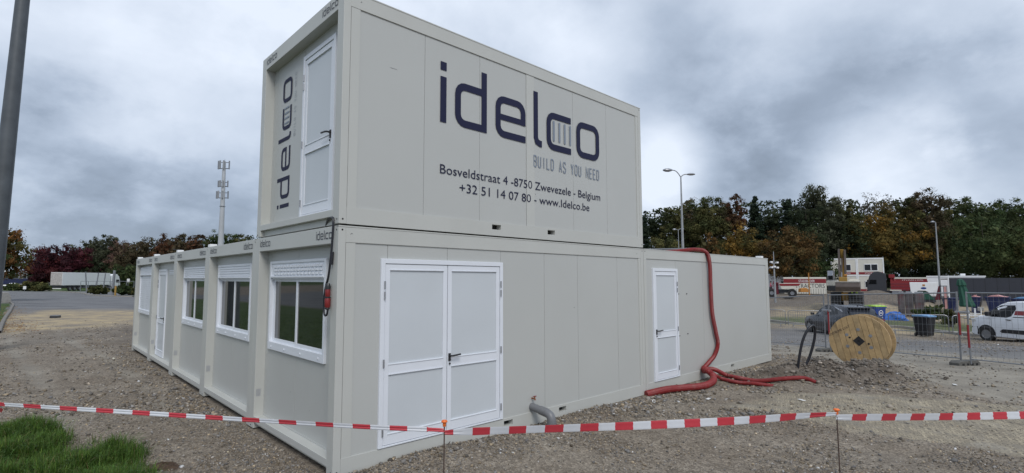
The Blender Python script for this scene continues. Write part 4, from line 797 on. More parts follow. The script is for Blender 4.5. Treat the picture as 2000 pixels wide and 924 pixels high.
# ------------------------------------------------------------------ crowd barriers
def barrier(ua, da, ub, db, label, hh=1.05):
    a, b = AG(ua, da), AG(ub, db)
    for q in (a, b): q[2] = gz(q[0], q[1]) + .03
    ln = float(np.hypot(*(b - a)[:2])); t = thing('crowd_barrier', label, 'barrier', a, math.atan2(b[1] - a[1], b[0] - a[0]), 'grey crowd barriers along the kerb'); dz = b[2] - a[2]
    r = .14; P = [(0.04, 0, .12), (.04, 0, hh - r), (.04 + r * .3, 0, hh - r * .3), (.04 + r, 0, hh), (ln - .04 - r, 0, hh + dz), (ln - .04 - r * .3, 0, hh - r * .3 + dz), (ln - .04, 0, hh - r + dz), (ln - .04, 0, .12 + dz)]
    m = MB(); m.tube(P, .021, 6); m.tube([(.04, 0, .2), (ln - .04, 0, .2 + dz)], .018, 6); m.build('frame', MT['steel'], t, smooth=True)
    m = MB(); n = int(ln / .13)
    for i in range(1, n): s = .04 + (ln - .08) * i / n; m.tube([(s, 0, .2 + dz * s / ln), (s, 0, hh - .02 + dz * s / ln)], .007, 4)
    m.build('bars', MT['steel'], t)
    for s in (.3, ln - .3): z = dz * s / ln; m = MB(); m.tube([(s, -.28, z), (s, -.2, .1 + z), (s, 0, .2 + z), (s, .2, .1 + z), (s, .28, z)], .015, 5); m.build('foot', MT['steel'], t)
    return t
barrier(1470, 33.5, 1532, 32.5, 'crowd barrier just right of the grey container end'); barrier(1535, 32.3, 1607, 31.5, 'crowd barrier ahead of the dark car front')
barrier(1729, 28.2, 1849, 26.8, 'crowd barrier behind the black bin with blue lid'); barrier(1853, 26.7, 1962, 26.2, 'crowd barrier between fence posts and white van')
# ------------------------------------------------------------------ vehicles
def wheel(parent, x, y, z, R_, wd, side, name='wheel', rimr=.62):
    w_ = MB(); w_.lathe([(R_ * .6, -wd * .1), (R_ * .6, -wd / 2), (R_ * .93, -wd / 2), (R_, -wd * .35), (R_, wd * .35), (R_ * .93, wd / 2), (R_ * .6, wd / 2), (R_ * .6, wd * .1)], 28, (x, y, z), 'y'); o = w_.build(name, MT['rubber'], parent, smooth=True)
    s = side * wd / 2; r = MB(); prof = [(R_ * rimr, s * .9), (R_ * rimr, s * 1.0), (R_ * (rimr - .05), s * .97), (R_ * .5, s * .6), (R_ * .16, s * .72), (R_ * .15, s * .9), (.01, s * .92)]
    r.lathe(prof, 24, (x, y, z), 'y'); ro = r.build('rim', MT['rim'], o, smooth=True)
    sp = MB()
    for k in range(5):
        q = k * 2 * math.pi / 5 + .3; q2 = q + .32; rr_ = R_ * (rimr - .07); ri = R_ * .22
        sp.prism([(x + ri * math.cos(q + .1), z + ri * math.sin(q + .1)), (x + rr_ * math.cos(q), z + rr_ * math.sin(q)), (x + rr_ * math.cos(q + .55), z + rr_ * math.sin(q + .55))], y + s * .78, y + s * .80, 'y')
    sp.build('rim_opening', MT['dark'], ro); return o
def car_body(t, sec, paint, glassrange, arches, name='body', lower='black'):
    """sec: list of (x, z_bottom, z_belt, z_roof, half_low, half_belt, half_roof); nose first"""
    b = MB(); V = []; n = 12
    for (x, zb, zl, zr, hl, hb, hr) in sec:
        mid = zb + (zl - zb) * .5; top = zr + .012 if zr > zl + .1 else zr + .02
        ring = [(hl * .92, zb), (hl, zb + .06), (hb + .012, mid), (hb + .004, zl - .06), (hb - .02, zl), (hr + .02, zr - .05 if zr > zl + .1 else zl + .004), (hr * .86, zr if zr > zl + .1 else zr + .006), (0, top)]
        V += [(x, y, z) for y, z in ring] + [(x, -y, z) for y, z in ring[-2::-1]]
    m_ = 15; b.v = V
    for i in range(len(sec) - 1):
        for k in range(m_ - 1): b.f.append([i * m_ + k, i * m_ + k + 1, (i + 1) * m_ + k + 1, (i + 1) * m_ + k]); b.mi.append(0)
        b.f.append([i * m_ + m_ - 1, i * m_, (i + 1) * m_, (i + 1) * m_ + m_ - 1]); b.mi.append(0)
    b.f.append(list(range(m_))[::-1]); b.mi.append(0); b.f.append([(len(sec) - 1) * m_ + k for k in range(m_)]); b.mi.append(0)
    o = b.build(name, paint, t, smooth=True)
    return o
def side_patch(t, name, m, poly, sec, off=.008, both=True, parent=None):
    "panel that follows the body side: poly in (x, z)"
    xs = [s[0] for s in sec]
    def hw(x, z):
        zb, zl, zr, hl, hb, hr = [np.interp(x, xs, [s[k] for s in sec]) for k in range(1, 7)]; mid = zb + (zl - zb) * .5
        return float(np.interp(z, [zb, zb + .06, mid, zl - .06, zl, max(zr - .05, zl + .01)], [hl * .92, hl, hb + .012, hb + .004, hb - .02, hr + .02]))
    for sd_ in ((1, -1) if both else (1,)):
        b = MB(); n = len(poly); b.add([(x, sd_ * (hw(x, z) + off), z) for x, z in poly] + [(x, sd_ * (hw(x, z) - .03), z) for x, z in poly], [tuple(range(n)), tuple(range(2 * n - 1, n - 1, -1))] + [(i, (i + 1) % n, n + (i + 1) % n, n + i) for i in range(n)])
        b.build(name, m, parent or t)
def arch(t, xc, R_, sec, z0, m='black', off=.006):
    P = [(xc + R_ * math.cos(q), z0 + R_ * math.sin(q)) for q in np.linspace(0, math.pi, 12)]
    side_patch(t, 'wheel_arch', MT[m], P + [(xc - R_, z0 - .05), (xc + R_, z0 - .05)], sec, off)
# heading: local -x is forward (nose at x=0), +x to the tail
def place_vehicle(t, P, hd):   # hd: world direction of travel
    t.location = P; t.rotation_euler = (0, 0, math.atan2(-hd[1], -hd[0]))
hdv = FW * .994 + RT * (-.107)
# dark SUV
suv = thing('parked_car', 'dark grey suv parked behind the fence, partly hidden by the wooden drum', 'car')
sec = [(0, .42, .62, .66, .62, .60, .50), (.06, .30, .74, .80, .78, .76, .60), (.35, .22, .86, .90, .90, .86, .70), (1.0, .20, .96, 1.02, .93, .90, .72), (1.25, .20, .99, 1.10, .93, .91, .72), (1.75, .20, 1.01, 1.46, .93, .915, .70), (2.1, .20, 1.02, 1.60, .93, .92, .70), (2.9, .20, 1.05, 1.64, .93, .92, .71),
       (3.5, .20, 1.09, 1.60, .93, .92, .70), (3.95, .22, 1.12, 1.52, .93, .91, .68), (4.28, .26, 1.13, 1.22, .90, .86, .66), (4.45, .34, .98, 1.02, .84, .80, .68), (4.5, .42, .80, .84, .76, .72, .6)]
bd_ = car_body(suv, sec, MT['carp'], None, None)
side_patch(suv, 'side_window', MT['cargl'], [(1.42, 1.06), (1.85, 1.44), (2.25, 1.53), (2.62, 1.55), (2.62, 1.10)], sec); side_patch(suv, 'side_window', MT['cargl'], [(2.68, 1.10), (2.68, 1.55), (3.1, 1.54), (3.55, 1.42), (3.62, 1.20), (3.4, 1.14)], sec)
side_patch(suv, 'chrome_strip', MT['rim'], [(3.1, 1.58), (3.75, 1.44), (3.95, 1.32), (3.6, 1.40), (3.1, 1.55)], sec, .012)
side_patch(suv, 'sill_cladding', MT['black'], [(.25, .22), (.25, .42), (4.3, .44), (4.3, .26)], sec, .01)
for x in (.86, 3.56): arch(suv, x, .42, sec, .36)
for x in (.86, 3.56):
    for s in (1, -1): wheel(suv, x, s * .84, .345, .345, .23, s)
m = MB(); m.add([(3.90, -.62, 1.535), (3.90, .62, 1.535), (4.30, .66, 1.21), (4.30, -.66, 1.21), (3.92, -.56, 1.50), (3.92, .56, 1.50), (4.27, .66, 1.18), (4.27, -.66, 1.18)], [(0, 1, 2, 3), (4, 7, 6, 5), (0, 4, 5, 1), (1, 5, 6, 2), (2, 6, 7, 3), (3, 7, 4, 0)]); m.build('rear_window', MT['cargl'], suv)
m = MB(); m.add([(1.22, -.66, 1.09), (1.22, .66, 1.09), (2.0, .58, 1.60), (2.0, -.58, 1.60), (1.26, -.66, 1.06), (1.26, .66, 1.06), (2.04, .58, 1.57), (2.04, -.58, 1.57)], [(0, 1, 2, 3), (4, 7, 6, 5), (0, 4, 5, 1), (1, 5, 6, 2), (2, 6, 7, 3), (3, 7, 4, 0)]); m.build('windscreen', MT['cargl'], suv)
m = MB(); m.box(3.86, -.55, 1.545, 4.14, .55, 1.575); m.build('roof_spoiler', MT['carp'], suv, .01); 
for s in (1, -1): m = MB(); m.box(1.30, s * .93, 1.02, 1.48, s * 1.07, 1.16); m.build('wing_mirror', MT['black'], suv, .02); m = MB(); m.tube([(1.95, s * .60, 1.625), (2.9, s * .62, 1.68), (3.7, s * .6, 1.615)], .016, 6); m.build('roof_rail', MT['rim'], suv)
for s in (1, -1): m = MB(); m.box(4.36, s * .60, .93, 4.47, s * .86, 1.02); m.build('tail_light', MT['dred'], suv, .01)
m = MB(); m.box(3.78, -.02, 1.60, 3.86, .02, 1.68); m.build('antenna_fin', MT['carp'], suv, .01)
hsv = FW * .994 + RT * .105; fl = AG(1562, 30.4); fl[2] = gz(fl[0], fl[1]); lft = np.array([-hsv[1], hsv[0]])   # left of travel
nose = np.array([fl[0] - lft[0] * .93, fl[1] - lft[1] * .93, fl[2] + .0]); place_vehicle(suv, nose, hsv); lft = np.array([-hdv[1], hdv[0]])
# white van
van = thing('parked_van', 'white panel van with a red stripe, cut off by the right edge', 'van')
sv = [(0, .40, .60, .64, .62, .60, .5), (.05, .28, .86, .92, .80, .76, .6), (.25, .22, 1.02, 1.08, .90, .86, .72), (.58, .20, 1.10, 1.16, .92, .90, .74), (.70, .20, 1.12, 1.22, .92, .90, .74), (1.28, .20, 1.15, 1.68, .93, .91, .70), (1.55, .20, 1.15, 1.79, .93, .915, .70), (1.95, .20, 1.15, 1.83, .93, .915, .72), (4.2, .22, 1.15, 1.83, .93, .915, .74), (4.38, .24, 1.15, 1.78, .92, .90, .73), (4.42, .3, 1.1, 1.7, .88, .88, .7)]
car_body(van, sv, MT['vanp'], None, None)
side_patch(van, 'side_window', MT['cargl'], [(.70, 1.16), (1.02, 1.44), (1.36, 1.63), (1.95, 1.66), (2.0, 1.50), (1.84, 1.18), (1.66, 1.11), (1.05, 1.12)], sv)
side_patch(van, 'window_divider', MT['black'], [(1.0, 1.13), (1.0, 1.42), (1.06, 1.45), (1.06, 1.13)], sv, .012)
side_patch(van, 'red_stripe', MT['red'], [(1.95, 1.24), (1.98, 1.42), (4.25, 1.43), (4.25, 1.26)], sv, .005); side_patch(van, 'grey_line', MT['char'], [(1.9, 1.13), (1.92, 1.17), (4.3, 1.19), (4.3, 1.15)], sv, .005)
side_patch(van, 'side_cladding', MT['black'], [(1.38, .50), (1.5, .60), (3.0, .62), (3.15, .50), (3.0, .44), (1.45, .44)], sv, .014); side_patch(van, 'bumper', MT['black'], [(.06, .26), (.06, .62), (.42, .64), (.45, .26)], sv, .012)
m = MB(); m.box(-.03, -.70, .30, .07, .70, .60); m.build('front_bumper', MT['black'], van, .03)
for x, z0, z1 in ((2.02, .30, 1.12), (1.02, .34, 1.02)): side_patch(van, 'door_gap', MT['seam'], [(x, z0), (x, z1), (x + .012, z1), (x + .012, z0)], sv, .0035)
for x in (.80, 3.62): arch(van, x, .40, sv, .34)
for x in (.80, 3.62):
    for s in (1, -1): wheel(van, x, s * .84, .325, .325, .22, s)
for s in (1, -1):
    m = MB(); m.box(1.66, s * .93, 1.0, 1.85, s * .965, 1.035); m.build('door_handle', MT['black'], van, .008)
    m = MB(); m.box(.92, s * .93, 1.14, 1.07, s * 1.12, 1.34); m.build('wing_mirror', MT['black'], van, .03); m = MB(); m.box(.12, s * .62, .84, .34, s * .88, .98); m.build('headlight', MT['lamp'], van, .02)
m = MB(); m.add([(.66, -.66, 1.21), (.66, .66, 1.21), (1.48, .62, 1.775), (1.48, -.62, 1.775), (.72, -.66, 1.16), (.72, .66, 1.16), (1.54, .62, 1.735), (1.54, -.62, 1.735)], [(0, 1, 2, 3), (4, 7, 6, 5), (0, 4, 5, 1), (1, 5, 6, 2), (2, 6, 7, 3), (3, 7, 4, 0)]); m.build('windscreen', MT['cargl'], van)
lettering('fleet_number', 'ID 877', lambda s, n, z: (s, .912 + n, z), .36, .66, 1.0 - .04, .08, MT['red'], van, .012)
lettering('stripe_text', 'STADSBADER', lambda s, n, z: (s, .94 + n, z), 2.72, 4.1, 1.285, .09, MT['signw'], van, .004)
fl = AG(1885, 25.2); fl[2] = gz(fl[0], fl[1]); nose = np.array([fl[0] - lft[0] * .93, fl[1] - lft[1] * .93, fl[2]]); place_vehicle(van, nose, hdv); van.scale = (1.02, 1.02, 1.04)
# ------------------------------------------------------------------ bins
def bin_(u, d, hh, label, body, lid, emb=False, rz=0.):
    p = AG(u, d); p[2] = gz(p[0], p[1]); t = thing('wheelie_bin', label, 'waste bin', p, -.7298 + rz); w0, w1, d0, d1 = .24 * hh / 1.1, .29 * hh / 1.1, .27, .36
    b = MB(); z0, z1 = .06, hh - .12
    b.add([(-w0, -d0, z0), (w0, -d0, z0), (w0, d0, z0), (-w0, d0, z0), (-w1, -d1, z1), (w1, -d1, z1), (w1, d1, z1), (-w1, d1, z1)], [(0, 3, 2, 1), (4, 5, 6, 7), (0, 1, 5, 4), (1, 2, 6, 5), (2, 3, 7, 6), (3, 0, 4, 7)]); b.build('bin_body', body, t, .03)
    b = MB(); b.box(-w1 - .02, -d1 - .03, z1 - .06, w1 + .02, d1 + .02, z1 + .01); b.build('bin_rim', body, t, .01)
    b = MB(); b.prism([(-d1 - .04, z1 + .012), (-d1 - .03, z1 + .07), (0, z1 + .12), (d1, z1 + .09), (d1 + .03, z1 + .012)], -w1 - .03, w1 + .03, 'x'); b.build('lid', lid, t, .015)
    for s in (-1, 1): wheel(t, s * (w0 - .02) * 1.0, d0 + .02, .1, .1, .05, 1)
    b = MB(); b.tube([(-w1, d1 + .06, z1 - .02), (w1, d1 + .06, z1 - .02)], .015, 6); b.build('grab_bar', body, t)
    if emb:
        b = MB(); n = 20; pts = [(.15 * math.cos(2 * math.pi * k / n), .68 * hh + .15 * math.sin(2 * math.pi * k / n)) for k in range(n + 1)]
        Tf = lambda s, nn, z: (s, -(d0 + (d1 - d0) * (z - z0) / (z1 - z0)) - .012 - nn, z); stroke2(b, Tf, pts, .035); stroke2(b, Tf, [(-.10, .68 * hh), (.10, .68 * hh)], .05); stroke2(b, Tf, [(-.14, .68 * hh - .26), (.14, .68 * hh - .26)], .05); b.build('emblem', MT['white'], t)
    return t
bin_(1706, 31.2, 1.48, 'blue bin with lime green lid and round white emblem', MT['navyp'], MT['lime'], True, .25)
bin_(1800, 26.6, 1.12, 'black bin with light blue lid standing at the kerb', MT['binb'], MT['lblue'], False, .35)
# ------------------------------------------------------------------ things beyond the kerb, right
def bthing(name, label, cat, u, d, rz=0., group=None, zoff=0.):
    "a thing turned to face the viewer's side (rz = extra yaw); sets X_ and Z_ for its own size"
    global X_, Z_
    p = AG(u, d); p[2] = gz(p[0], p[1]) + zoff; k0 = (u - PX) / FPX; r = math.atan(k0) + rz; t = thing(name, label, cat, p, -.7298 - r, group)
    def X_(q): k = (q - PX) / FPX; return (k - k0) * d / (math.cos(r) + k * math.sin(r))
    def Z_(v): return VZ(u, v, d) - p[2]
    return t, p
def sx(u, d): return (u - PX) / FPX * d       # lateral metres at depth
def hz(v, u, d, p): return VZ(u, v, d) - p[2]
def bb(t, name, m, x0, y0, z0, x1, y1, z1, bevel=0): b = MB(); b.box(x0, y0, z0, x1, y1, z1); return b.build(name, m, t, bevel)
# two storey site cabins
d = 100; u0 = 1655; t, p = bthing('cabin_block', 'two storey white site cabins with red bands behind the excavator', 'site cabins', 1674, d, -.06, zoff=-.2)
zt = hz(504.3, 1674, d, p); fl = 3.25; xw = X_(1728); xl = X_(1625); mm_ = (xw + xl) / 2
for k in range(3):
    z1 = zt - k * fl; z0 = z1 - fl
    for j, (a, e) in enumerate(((xl, mm_ - .03), (mm_ + .03, xw))):
        wl = MB(); wl.box(a, 0, z0 + .02, e, 6, z1); c_ = wl.build('cabin_wall', MT['offw'], t)
        fr = MB(); fr.box(a - .02, -.05, z1 - .22, e + .02, .0, z1 + .02); fr.box(a - .02, -.05, z0 + .02, a + .16, 0, z1 - .22); fr.box(e - .16, -.05, z0 + .02, e + .02, 0, z1 - .22); fr.build('cabin_frame', MT['white'], c_)
        bb(c_, 'red_band', MT['red'], a + .16, -.045, z0 + .12, e - .16, -.005, z0 + .55)
        wx = a + (e - a) * .52; wf = MB(); wf.box(wx - 1.05, -.06, z0 + .78, wx + 1.05, -.01, z0 + 2.12); wo = wf.build('window', MT['white'], c_)
        for q in (-.98, .06): bb(wo, 'pane', MT['glassd'], wx + q, -.075, z0 + .9, wx + q + .92, -.055, z0 + 2.0)
        lettering('band_text', 'STADSBADER', lambda s, n, z: (s, -.045 - n, z), wx - .95, wx + .95, z0 + .24, .2, MT['signw'], c_, .01)
# contractors' hoarding container
d = 86; t, p = bthing('store_container', 'long cream store container lettered CONTRACTORS under a red band', 'container', 1570, d, 0)
x0, x1 = X_(1530), X_(1614); zt = hz(541.5, 1570, d, p); zb = .12
bb(t, 'body', MT['offw'], x0, 0, zb, x1, 2.4, zt, .05); bb(t, 'red_band', MT['red'], x0 + .02, -.02, zt - .95, x1 - .03, -.002, zt - .28)
lettering('name_text', 'STADSBADER', lambda s, n, z: (s, -.02 - n, z), x0 + 2.2, x1 - 1.6, zt - .84, .42, MT['signw'], t, .012); lettering('trade_text', 'CONTRACTORS', lambda s, n, z: (s, -.0 - n, z), x0 + .3, x1 - .25, zt - 1.75, .66, MT['char'], t, .012)
m = MB()
for k in range(18): a = x0 + .1 + k * (x1 - x0 - .2) / 17; m.box(a - .02, -.012, zb, a + .02, 0, zt - 1.9)
m.build('side_ribs', MT['char'], t)
# excavator, seen from the front with its wide bucket down
d = 45; t, p = bthing('excavator', 'tracked excavator facing the road with a wide brown ditching bucket', 'excavator', 1650, d, .05)

zt_ = Z_(570)
for a, e in ((1620, 1640.5), (1655, 1683)):
    m = MB(); y0, y1 = .1, 3.9; zz0, zz1 = Z_(590) - .75, Z_(571); xx0, xx1 = X_(a), X_(e); m.prism([(y0 + .3, zz0), (y1 - .3, zz0), (y1, (zz0 + zz1) / 2), (y1 - .3, zz1), (y0 + .3, zz1), (y0, (zz0 + zz1) / 2)], xx0, xx1, 'x'); tr = m.build('track', MT['rubber'], t, .05)
    m = MB()
    for k in range(7): m.box(xx0 + .02, y0 + .02 - .0, zz0 + .1 + k * .17, xx1 - .02, y0 + .33 - abs(k - 3) * .06, zz0 + .15 + k * .17)
    m.build('track_shoe', MT['char'], tr)
bb(t, 'undercarriage', MT['yellow'], X_(1641), .8, Z_(588), X_(1654.5), 3.2, Z_(572)); bb(t, 'upper_body', MT['offw'], X_(1612), 1.2, Z_(559), X_(1676), 4.2, Z_(548), .06); bb(t, 'body_base', MT['char'], X_(1614), 1.0, Z_(569), X_(1672), 4, Z_(559.5), .04)
m = MB(); m.prism([(1.3, Z_(549)), (1.25, Z_(538)), (1.5, Z_(528)), (2.8, Z_(528)), (2.8, Z_(549))], X_(1614), X_(1626), 'x'); cb = m.build('cab', MT['hinge'], t, .04); bb(cb, 'cab_window', MT['cargl'], X_(1615.5), 1.22, Z_(546), X_(1624.5), 1.245, Z_(538)); bb(t, 'engine_cover', MT['offw'], X_(1655), 2, Z_(550), X_(1674), 4, Z_(545), .05)
m = MB(); m.prism([(2.6, Z_(556)), (1.9, Z_(520)), (1.2, Z_(498)), (.9, Z_(485.5)), (.45, Z_(486)), (.7, Z_(502)), (1.3, Z_(525)), (1.9, Z_(556))], X_(1643), X_(1649.5), 'x'); m.build('boom', MT['yellow'], t, .03)
m = MB(); m.prism([(.8, Z_(485)), (.5, Z_(485)), (-.15, Z_(540)), (-.12, Z_(552)), (.25, Z_(552)), (.75, Z_(508))], X_(1638.5), X_(1642.5), 'x'); m.prism([(.8, Z_(487)), (.5, Z_(487)), (-.1, Z_(540)), (-.1, Z_(549)), (.25, Z_(549)), (.75, Z_(508))], X_(1650), X_(1654), 'x'); m.build('dipper_arm', MT['brownst'], t, .02)
m = MB(); m.tube([(X_(1646), .35, Z_(504)), (X_(1645), .0, Z_(532))], .05, 8); m.build('bucket_ram', MT['brownst'], t); m = MB(); m.tube([(X_(1645), .0, Z_(532)), (X_(1644), -.15, Z_(550))], .045, 8); m.build('ram_rod', MT['rim'], t)
bb(t, 'quick_hitch', MT['yellow'], X_(1639), -.3, Z_(552), X_(1655), .3, Z_(541), .04); m = MB(); m.lathe([(.10, X_(1650)), (.10, X_(1655))], 12, (0, -.05, Z_(538)), 'x'); m.build('hitch_pin', MT['amber'], t)
m = MB(); q = [(-.5, Z_(550)), (.15, Z_(549.5)), (.2, Z_(560)), (-.1, Z_(567.5)), (-.62, Z_(568.5)), (-.72, Z_(560))]; m.prism(q, X_(1632), X_(1680.5), 'x'); bk = m.build('bucket', MT['brownst'], t, .05); m = MB(); m.tube([(X_(1632), -.55, Z_(551)), (X_(1680), -.55, Z_(551))], .05, 8); m.build('bucket_lip', MT['concrete'], bk)
m = MB(); m.tube([(X_(1618), 2, Z_(548)), (X_(1613), 2, Z_(528)), (X_(1621), 2, Z_(528)), (X_(1627), 2, Z_(548))], .04, 6); 
for k in range(4): m.tube([(X_(1614 + k * 1.2), 2, Z_(532 + 4 * k)), (X_(1622 + k * 1.2), 2, Z_(532 + 4 * k))], .025, 5)
m.build('access_ladder', MT['steel'], t)
for a in (1661, 1670): bb(t, 'hazard_flash', MT['lime'], X_(a), .06, Z_(572.5), X_(a + 4), .1, Z_(570), .01)
# dumper
d = 66; t, p = bthing('dumper', 'site dumper with a cream and red skip beyond the crowd barriers', 'dumper', 1530, d, 0)
zo = .0
for u_ in (1506.5, 1546.5): wheel(t, X_(u_), -.05, Z_(572.3), .52, .45, -1, rimr=.45); wheel(t, X_(u_), 1.6, Z_(572.3), .52, .45, 1, rimr=.45)
m = MB(); m.prism([(X_(1521), Z_(553.5)), (X_(1564), Z_(553)), (X_(1550), Z_(564)), (X_(1526), Z_(565))], -.3, 1.8, 'y'); sk = m.build('skip', MT['offw'], t, .03); m = MB(); m.prism([(X_(1520.5), Z_(554)), (X_(1564), Z_(553.6)), (X_(1559.5), Z_(558)), (X_(1524), Z_(558.4))], -.33, -.302, 'y'); m.build('skip_band', MT['red'], sk)
bb(t, 'chassis', MT['char'], X_(1502), .2, Z_(572), X_(1552), 1.3, Z_(565.5)); bb(t, 'articulation', MT['dred'], X_(1512), .1, Z_(575), X_(1520), 1.4, Z_(552), .05); m = MB(); m.prism([(X_(1508), Z_(556)), (X_(1512), Z_(545)), (X_(1516), Z_(556))], .2, .4, 'y'); m.prism([(X_(1512), Z_(557)), (X_(1520), Z_(551)), (X_(1520), Z_(556)), (X_(1514), Z_(560))], .1, .5, 'y'); m.build('control_console', MT['dred'], t)
bb(t, 'seat', MT['black'], X_(1502), .4, Z_(566), X_(1507), 1.1, Z_(561), .04)
# driver
def person_fig(name, label, loc, rz, J, E, R_, clothes):
    me = bpy.data.meshes.new('person_body'); me.from_pydata([Vector(j) for j in J], E, []); o = bpy.data.objects.new('person', me); col.objects.link(o); o.location = [float(c) for c in loc]; o.rotation_euler = (0, 0, rz)
    sk = o.modifiers.new('skin', 'SKIN'); ss = o.modifiers.new('sub', 'SUBSURF'); ss.levels = 1; ss.render_levels = 1
    for i, r in enumerate(R_): me.skin_vertices[0].data[i].radius = (r, r)
    me.skin_vertices[0].data[0].use_root = True
    dg = bpy.context.evaluated_depsgraph_get(); m2 = bpy.data.meshes.new_from_object(o.evaluated_get(dg)); o.modifiers.clear(); o.data = m2; bpy.data.meshes.remove(me)
    for m_ in clothes: m2.materials.append(m_)
    for f in m2.polygons:
        z = f.center.z; f.use_smooth = True; f.material_index = 0 if z > .62 + .72 else (1 if z > .62 - .02 else 2)
    m2.name = 'person'; tag(o, label, 'person'); return o
J = [(0, 0, .62), (0, 0, .85), (0, 0, 1.12), (0, 0, 1.28), (.02, 0, 1.38), (.03, 0, 1.52), (0, -.19, 1.12), (.14, -.24, .95), (.36, -.20, 1.0), (.46, -.18, 1.02), (0, .19, 1.12), (.14, .24, .95), (.36, .2, 1.0), (.46, .18, 1.02), (.05, -.11, .60), (.46, -.13, .58), (.52, -.13, .16), (.64, -.13, .12), (.05, .11, .60), (.46, .13, .58), (.52, .13, .16), (.64, .13, .12)]
Ed = [(0, 1), (1, 2), (2, 3), (3, 4), (4, 5), (2, 6), (6, 7), (7, 8), (8, 9), (2, 10), (10, 11), (11, 12), (12, 13), (0, 14), (14, 15), (15, 16), (16, 17), (0, 18), (18, 19), (19, 20), (20, 21)]
Rr = [.15, .14, .16, .07, .085, .09, .07, .05, .038, .04, .07, .05, .038, .04, .10, .075, .05, .045, .10, .075, .05, .045]
wp = t.matrix_basis @ Vector((X_(1504.5), .75, Z_(566) - .52))
person_fig('person', 'driver in faded pink jacket and dark trousers sitting on the dumper', wp, -.7298 - .35, J, Ed, Rr, [MT['skin'], MT['pink'], MT['char']])
hd_ = MB(); hd_.lathe([(.02, .13), (.09, .10), (.118, .02), (.11, -.03), (.10, -.035)], 12, (.02, 0, 1.50)); ho = hd_.build('hair', MT['hair'], bpy.data.objects['person'], smooth=True)
# white lorry behind the dumper
def lorry_cab(t, x0, x1, y0, y1, z0, z1, paint, face, roofc=True):
    "cab between x0 and x1, face=+1 looks to +x"
    f = face; a, b_ = (x0, x1) if f > 0 else (x1, x0); ln = abs(x1 - x0)
    P = [(a, z0), (a, z1), (a + f * ln * .35, z1 + (.35 if roofc else 0)), (a + f * ln * .62, z1 + (.30 if roofc else -.02)), (a + f * ln * .84, z1 - .25), (a + f * ln * .93, z1 - 1.0), (a + f * ln, z1 - 1.8), (a + f * ln, z0 + .1), (a + f * ln * .97, z0)]
    m = MB(); m.prism(P, y0, y1, 'y'); c = m.build('cab', paint, t, .06)
    w_ = MB(); Q = [(a + f * ln * .50, z1 - .95), (a + f * ln * .50, z1 - 1.65), (a + f * ln * .90, z1 - 1.65), (a + f * ln * .84, z1 - .95)]
    w_.prism(Q, y0 - .012, y0 - .002, 'y'); w_.build('side_window', MT['cargl'], c); w_ = MB(); k = .02
    xa, xb = a + f * (ln * .85 + k), a + f * (ln * .935 + k * 2); w_.add([(xa, y0 + .12, z1 - .35), (xa, y1 - .12, z1 - .35), (xb + f * ln * .05, y1 - .12, z1 - 1.65), (xb + f * ln * .05, y0 + .12, z1 - 1.65)], [(0, 1, 2, 3)]); w_.build('windscreen', MT['cargl'], c)
    w_ = MB(); w_.box(min(a + f * ln * .93, a + f * (ln * .93 + .15)), y0 - .25, z1 - 1.7, max(a + f * ln * .93, a + f * (ln * .93 + .15)), y0 - .06, z1 - .95); w_.build('wing_mirror', MT['black'], c, .03); return c
d = 94; t, p = bthing('lorry', 'white lorry with a tall cab behind the dumper', 'lorry', 1515, d, 0)
zb_ = Z_(577)
lorry_cab(t, X_(1517), X_(1534), 0, 2.5, zb_ + .7, Z_(539), MT['white'], 1); bb(t, 'box_body', MT['white'], X_(1478), 0, zb_ + 1.1, X_(1516.5), 2.5, Z_(536.5), .04); bb(t, 'grille_side', MT['red'], X_(1531), -.05, zb_ + .9, X_(1535.5), 2.4, Z_(546.5), .05); bb(t, 'chassis', MT['char'], X_(1480), .3, zb_ + .5, X_(1530), 2.2, zb_ + 1.05)
for u_ in (1487, 1526): wheel(t, X_(u_), .15, zb_ + .5, .5, .3, -1, rimr=.5)
# black tractor unit with red load bed
d = 80; t, p = bthing('truck', 'black truck cab pulling a red crane lorry bed in front of the site cabins', 'truck', 1740, d, 0)

lorry_cab(t, X_(1693), X_(1731), 0, 2.5, Z_(570), Z_(534.5), MT['char'], -1); bb(t, 'chassis', MT['char'], X_(1712), .3, Z_(573), X_(1812), 2.2, Z_(568)); bb(t, 'fuel_tank', MT['rim'], X_(1741), -.05, Z_(575), X_(1753), .6, Z_(568.5), .05)
for u_ in (1715, 1765, 1776, 1787): wheel(t, X_(u_), .15, Z_(573), .52, .32, -1, rimr=.5)
m = MB(); m.box(X_(1739), 0, Z_(567), X_(1812), .12, Z_(548)); m.box(X_(1739), 2.3, Z_(567), X_(1812), 2.42, Z_(548)); m.box(X_(1739), 0, Z_(569), X_(1812), 2.42, Z_(567)); m.box(X_(1739), .12, Z_(567), X_(1740), 2.3, Z_(546)); bo = m.build('load_bed', MT['red'], t)
m = MB()
for k in range(3): m.box(X_(1739), -.04, Z_(566 - 5.5 * k), X_(1812), -.0, Z_(564.6 - 5.5 * k))
m.build('bed_rail', MT['dred'], bo); m = MB(); m.box(X_(1739), .9, Z_(566), X_(1743), 1.5, Z_(543)); m.box(X_(1736), .8, Z_(543), X_(1748), 1.6, Z_(536), 0); m.tube([(X_(1742), 1.2, Z_(538)), (X_(1748), 1.2, Z_(550)), (X_(1744), 1.2, Z_(560))], .18, 6); m.build('crane', MT['red'], t, .04); bb(t, 'fender', MT['offw'], X_(1737), -.1, Z_(568), X_(1760), 2.5, Z_(566), .02)
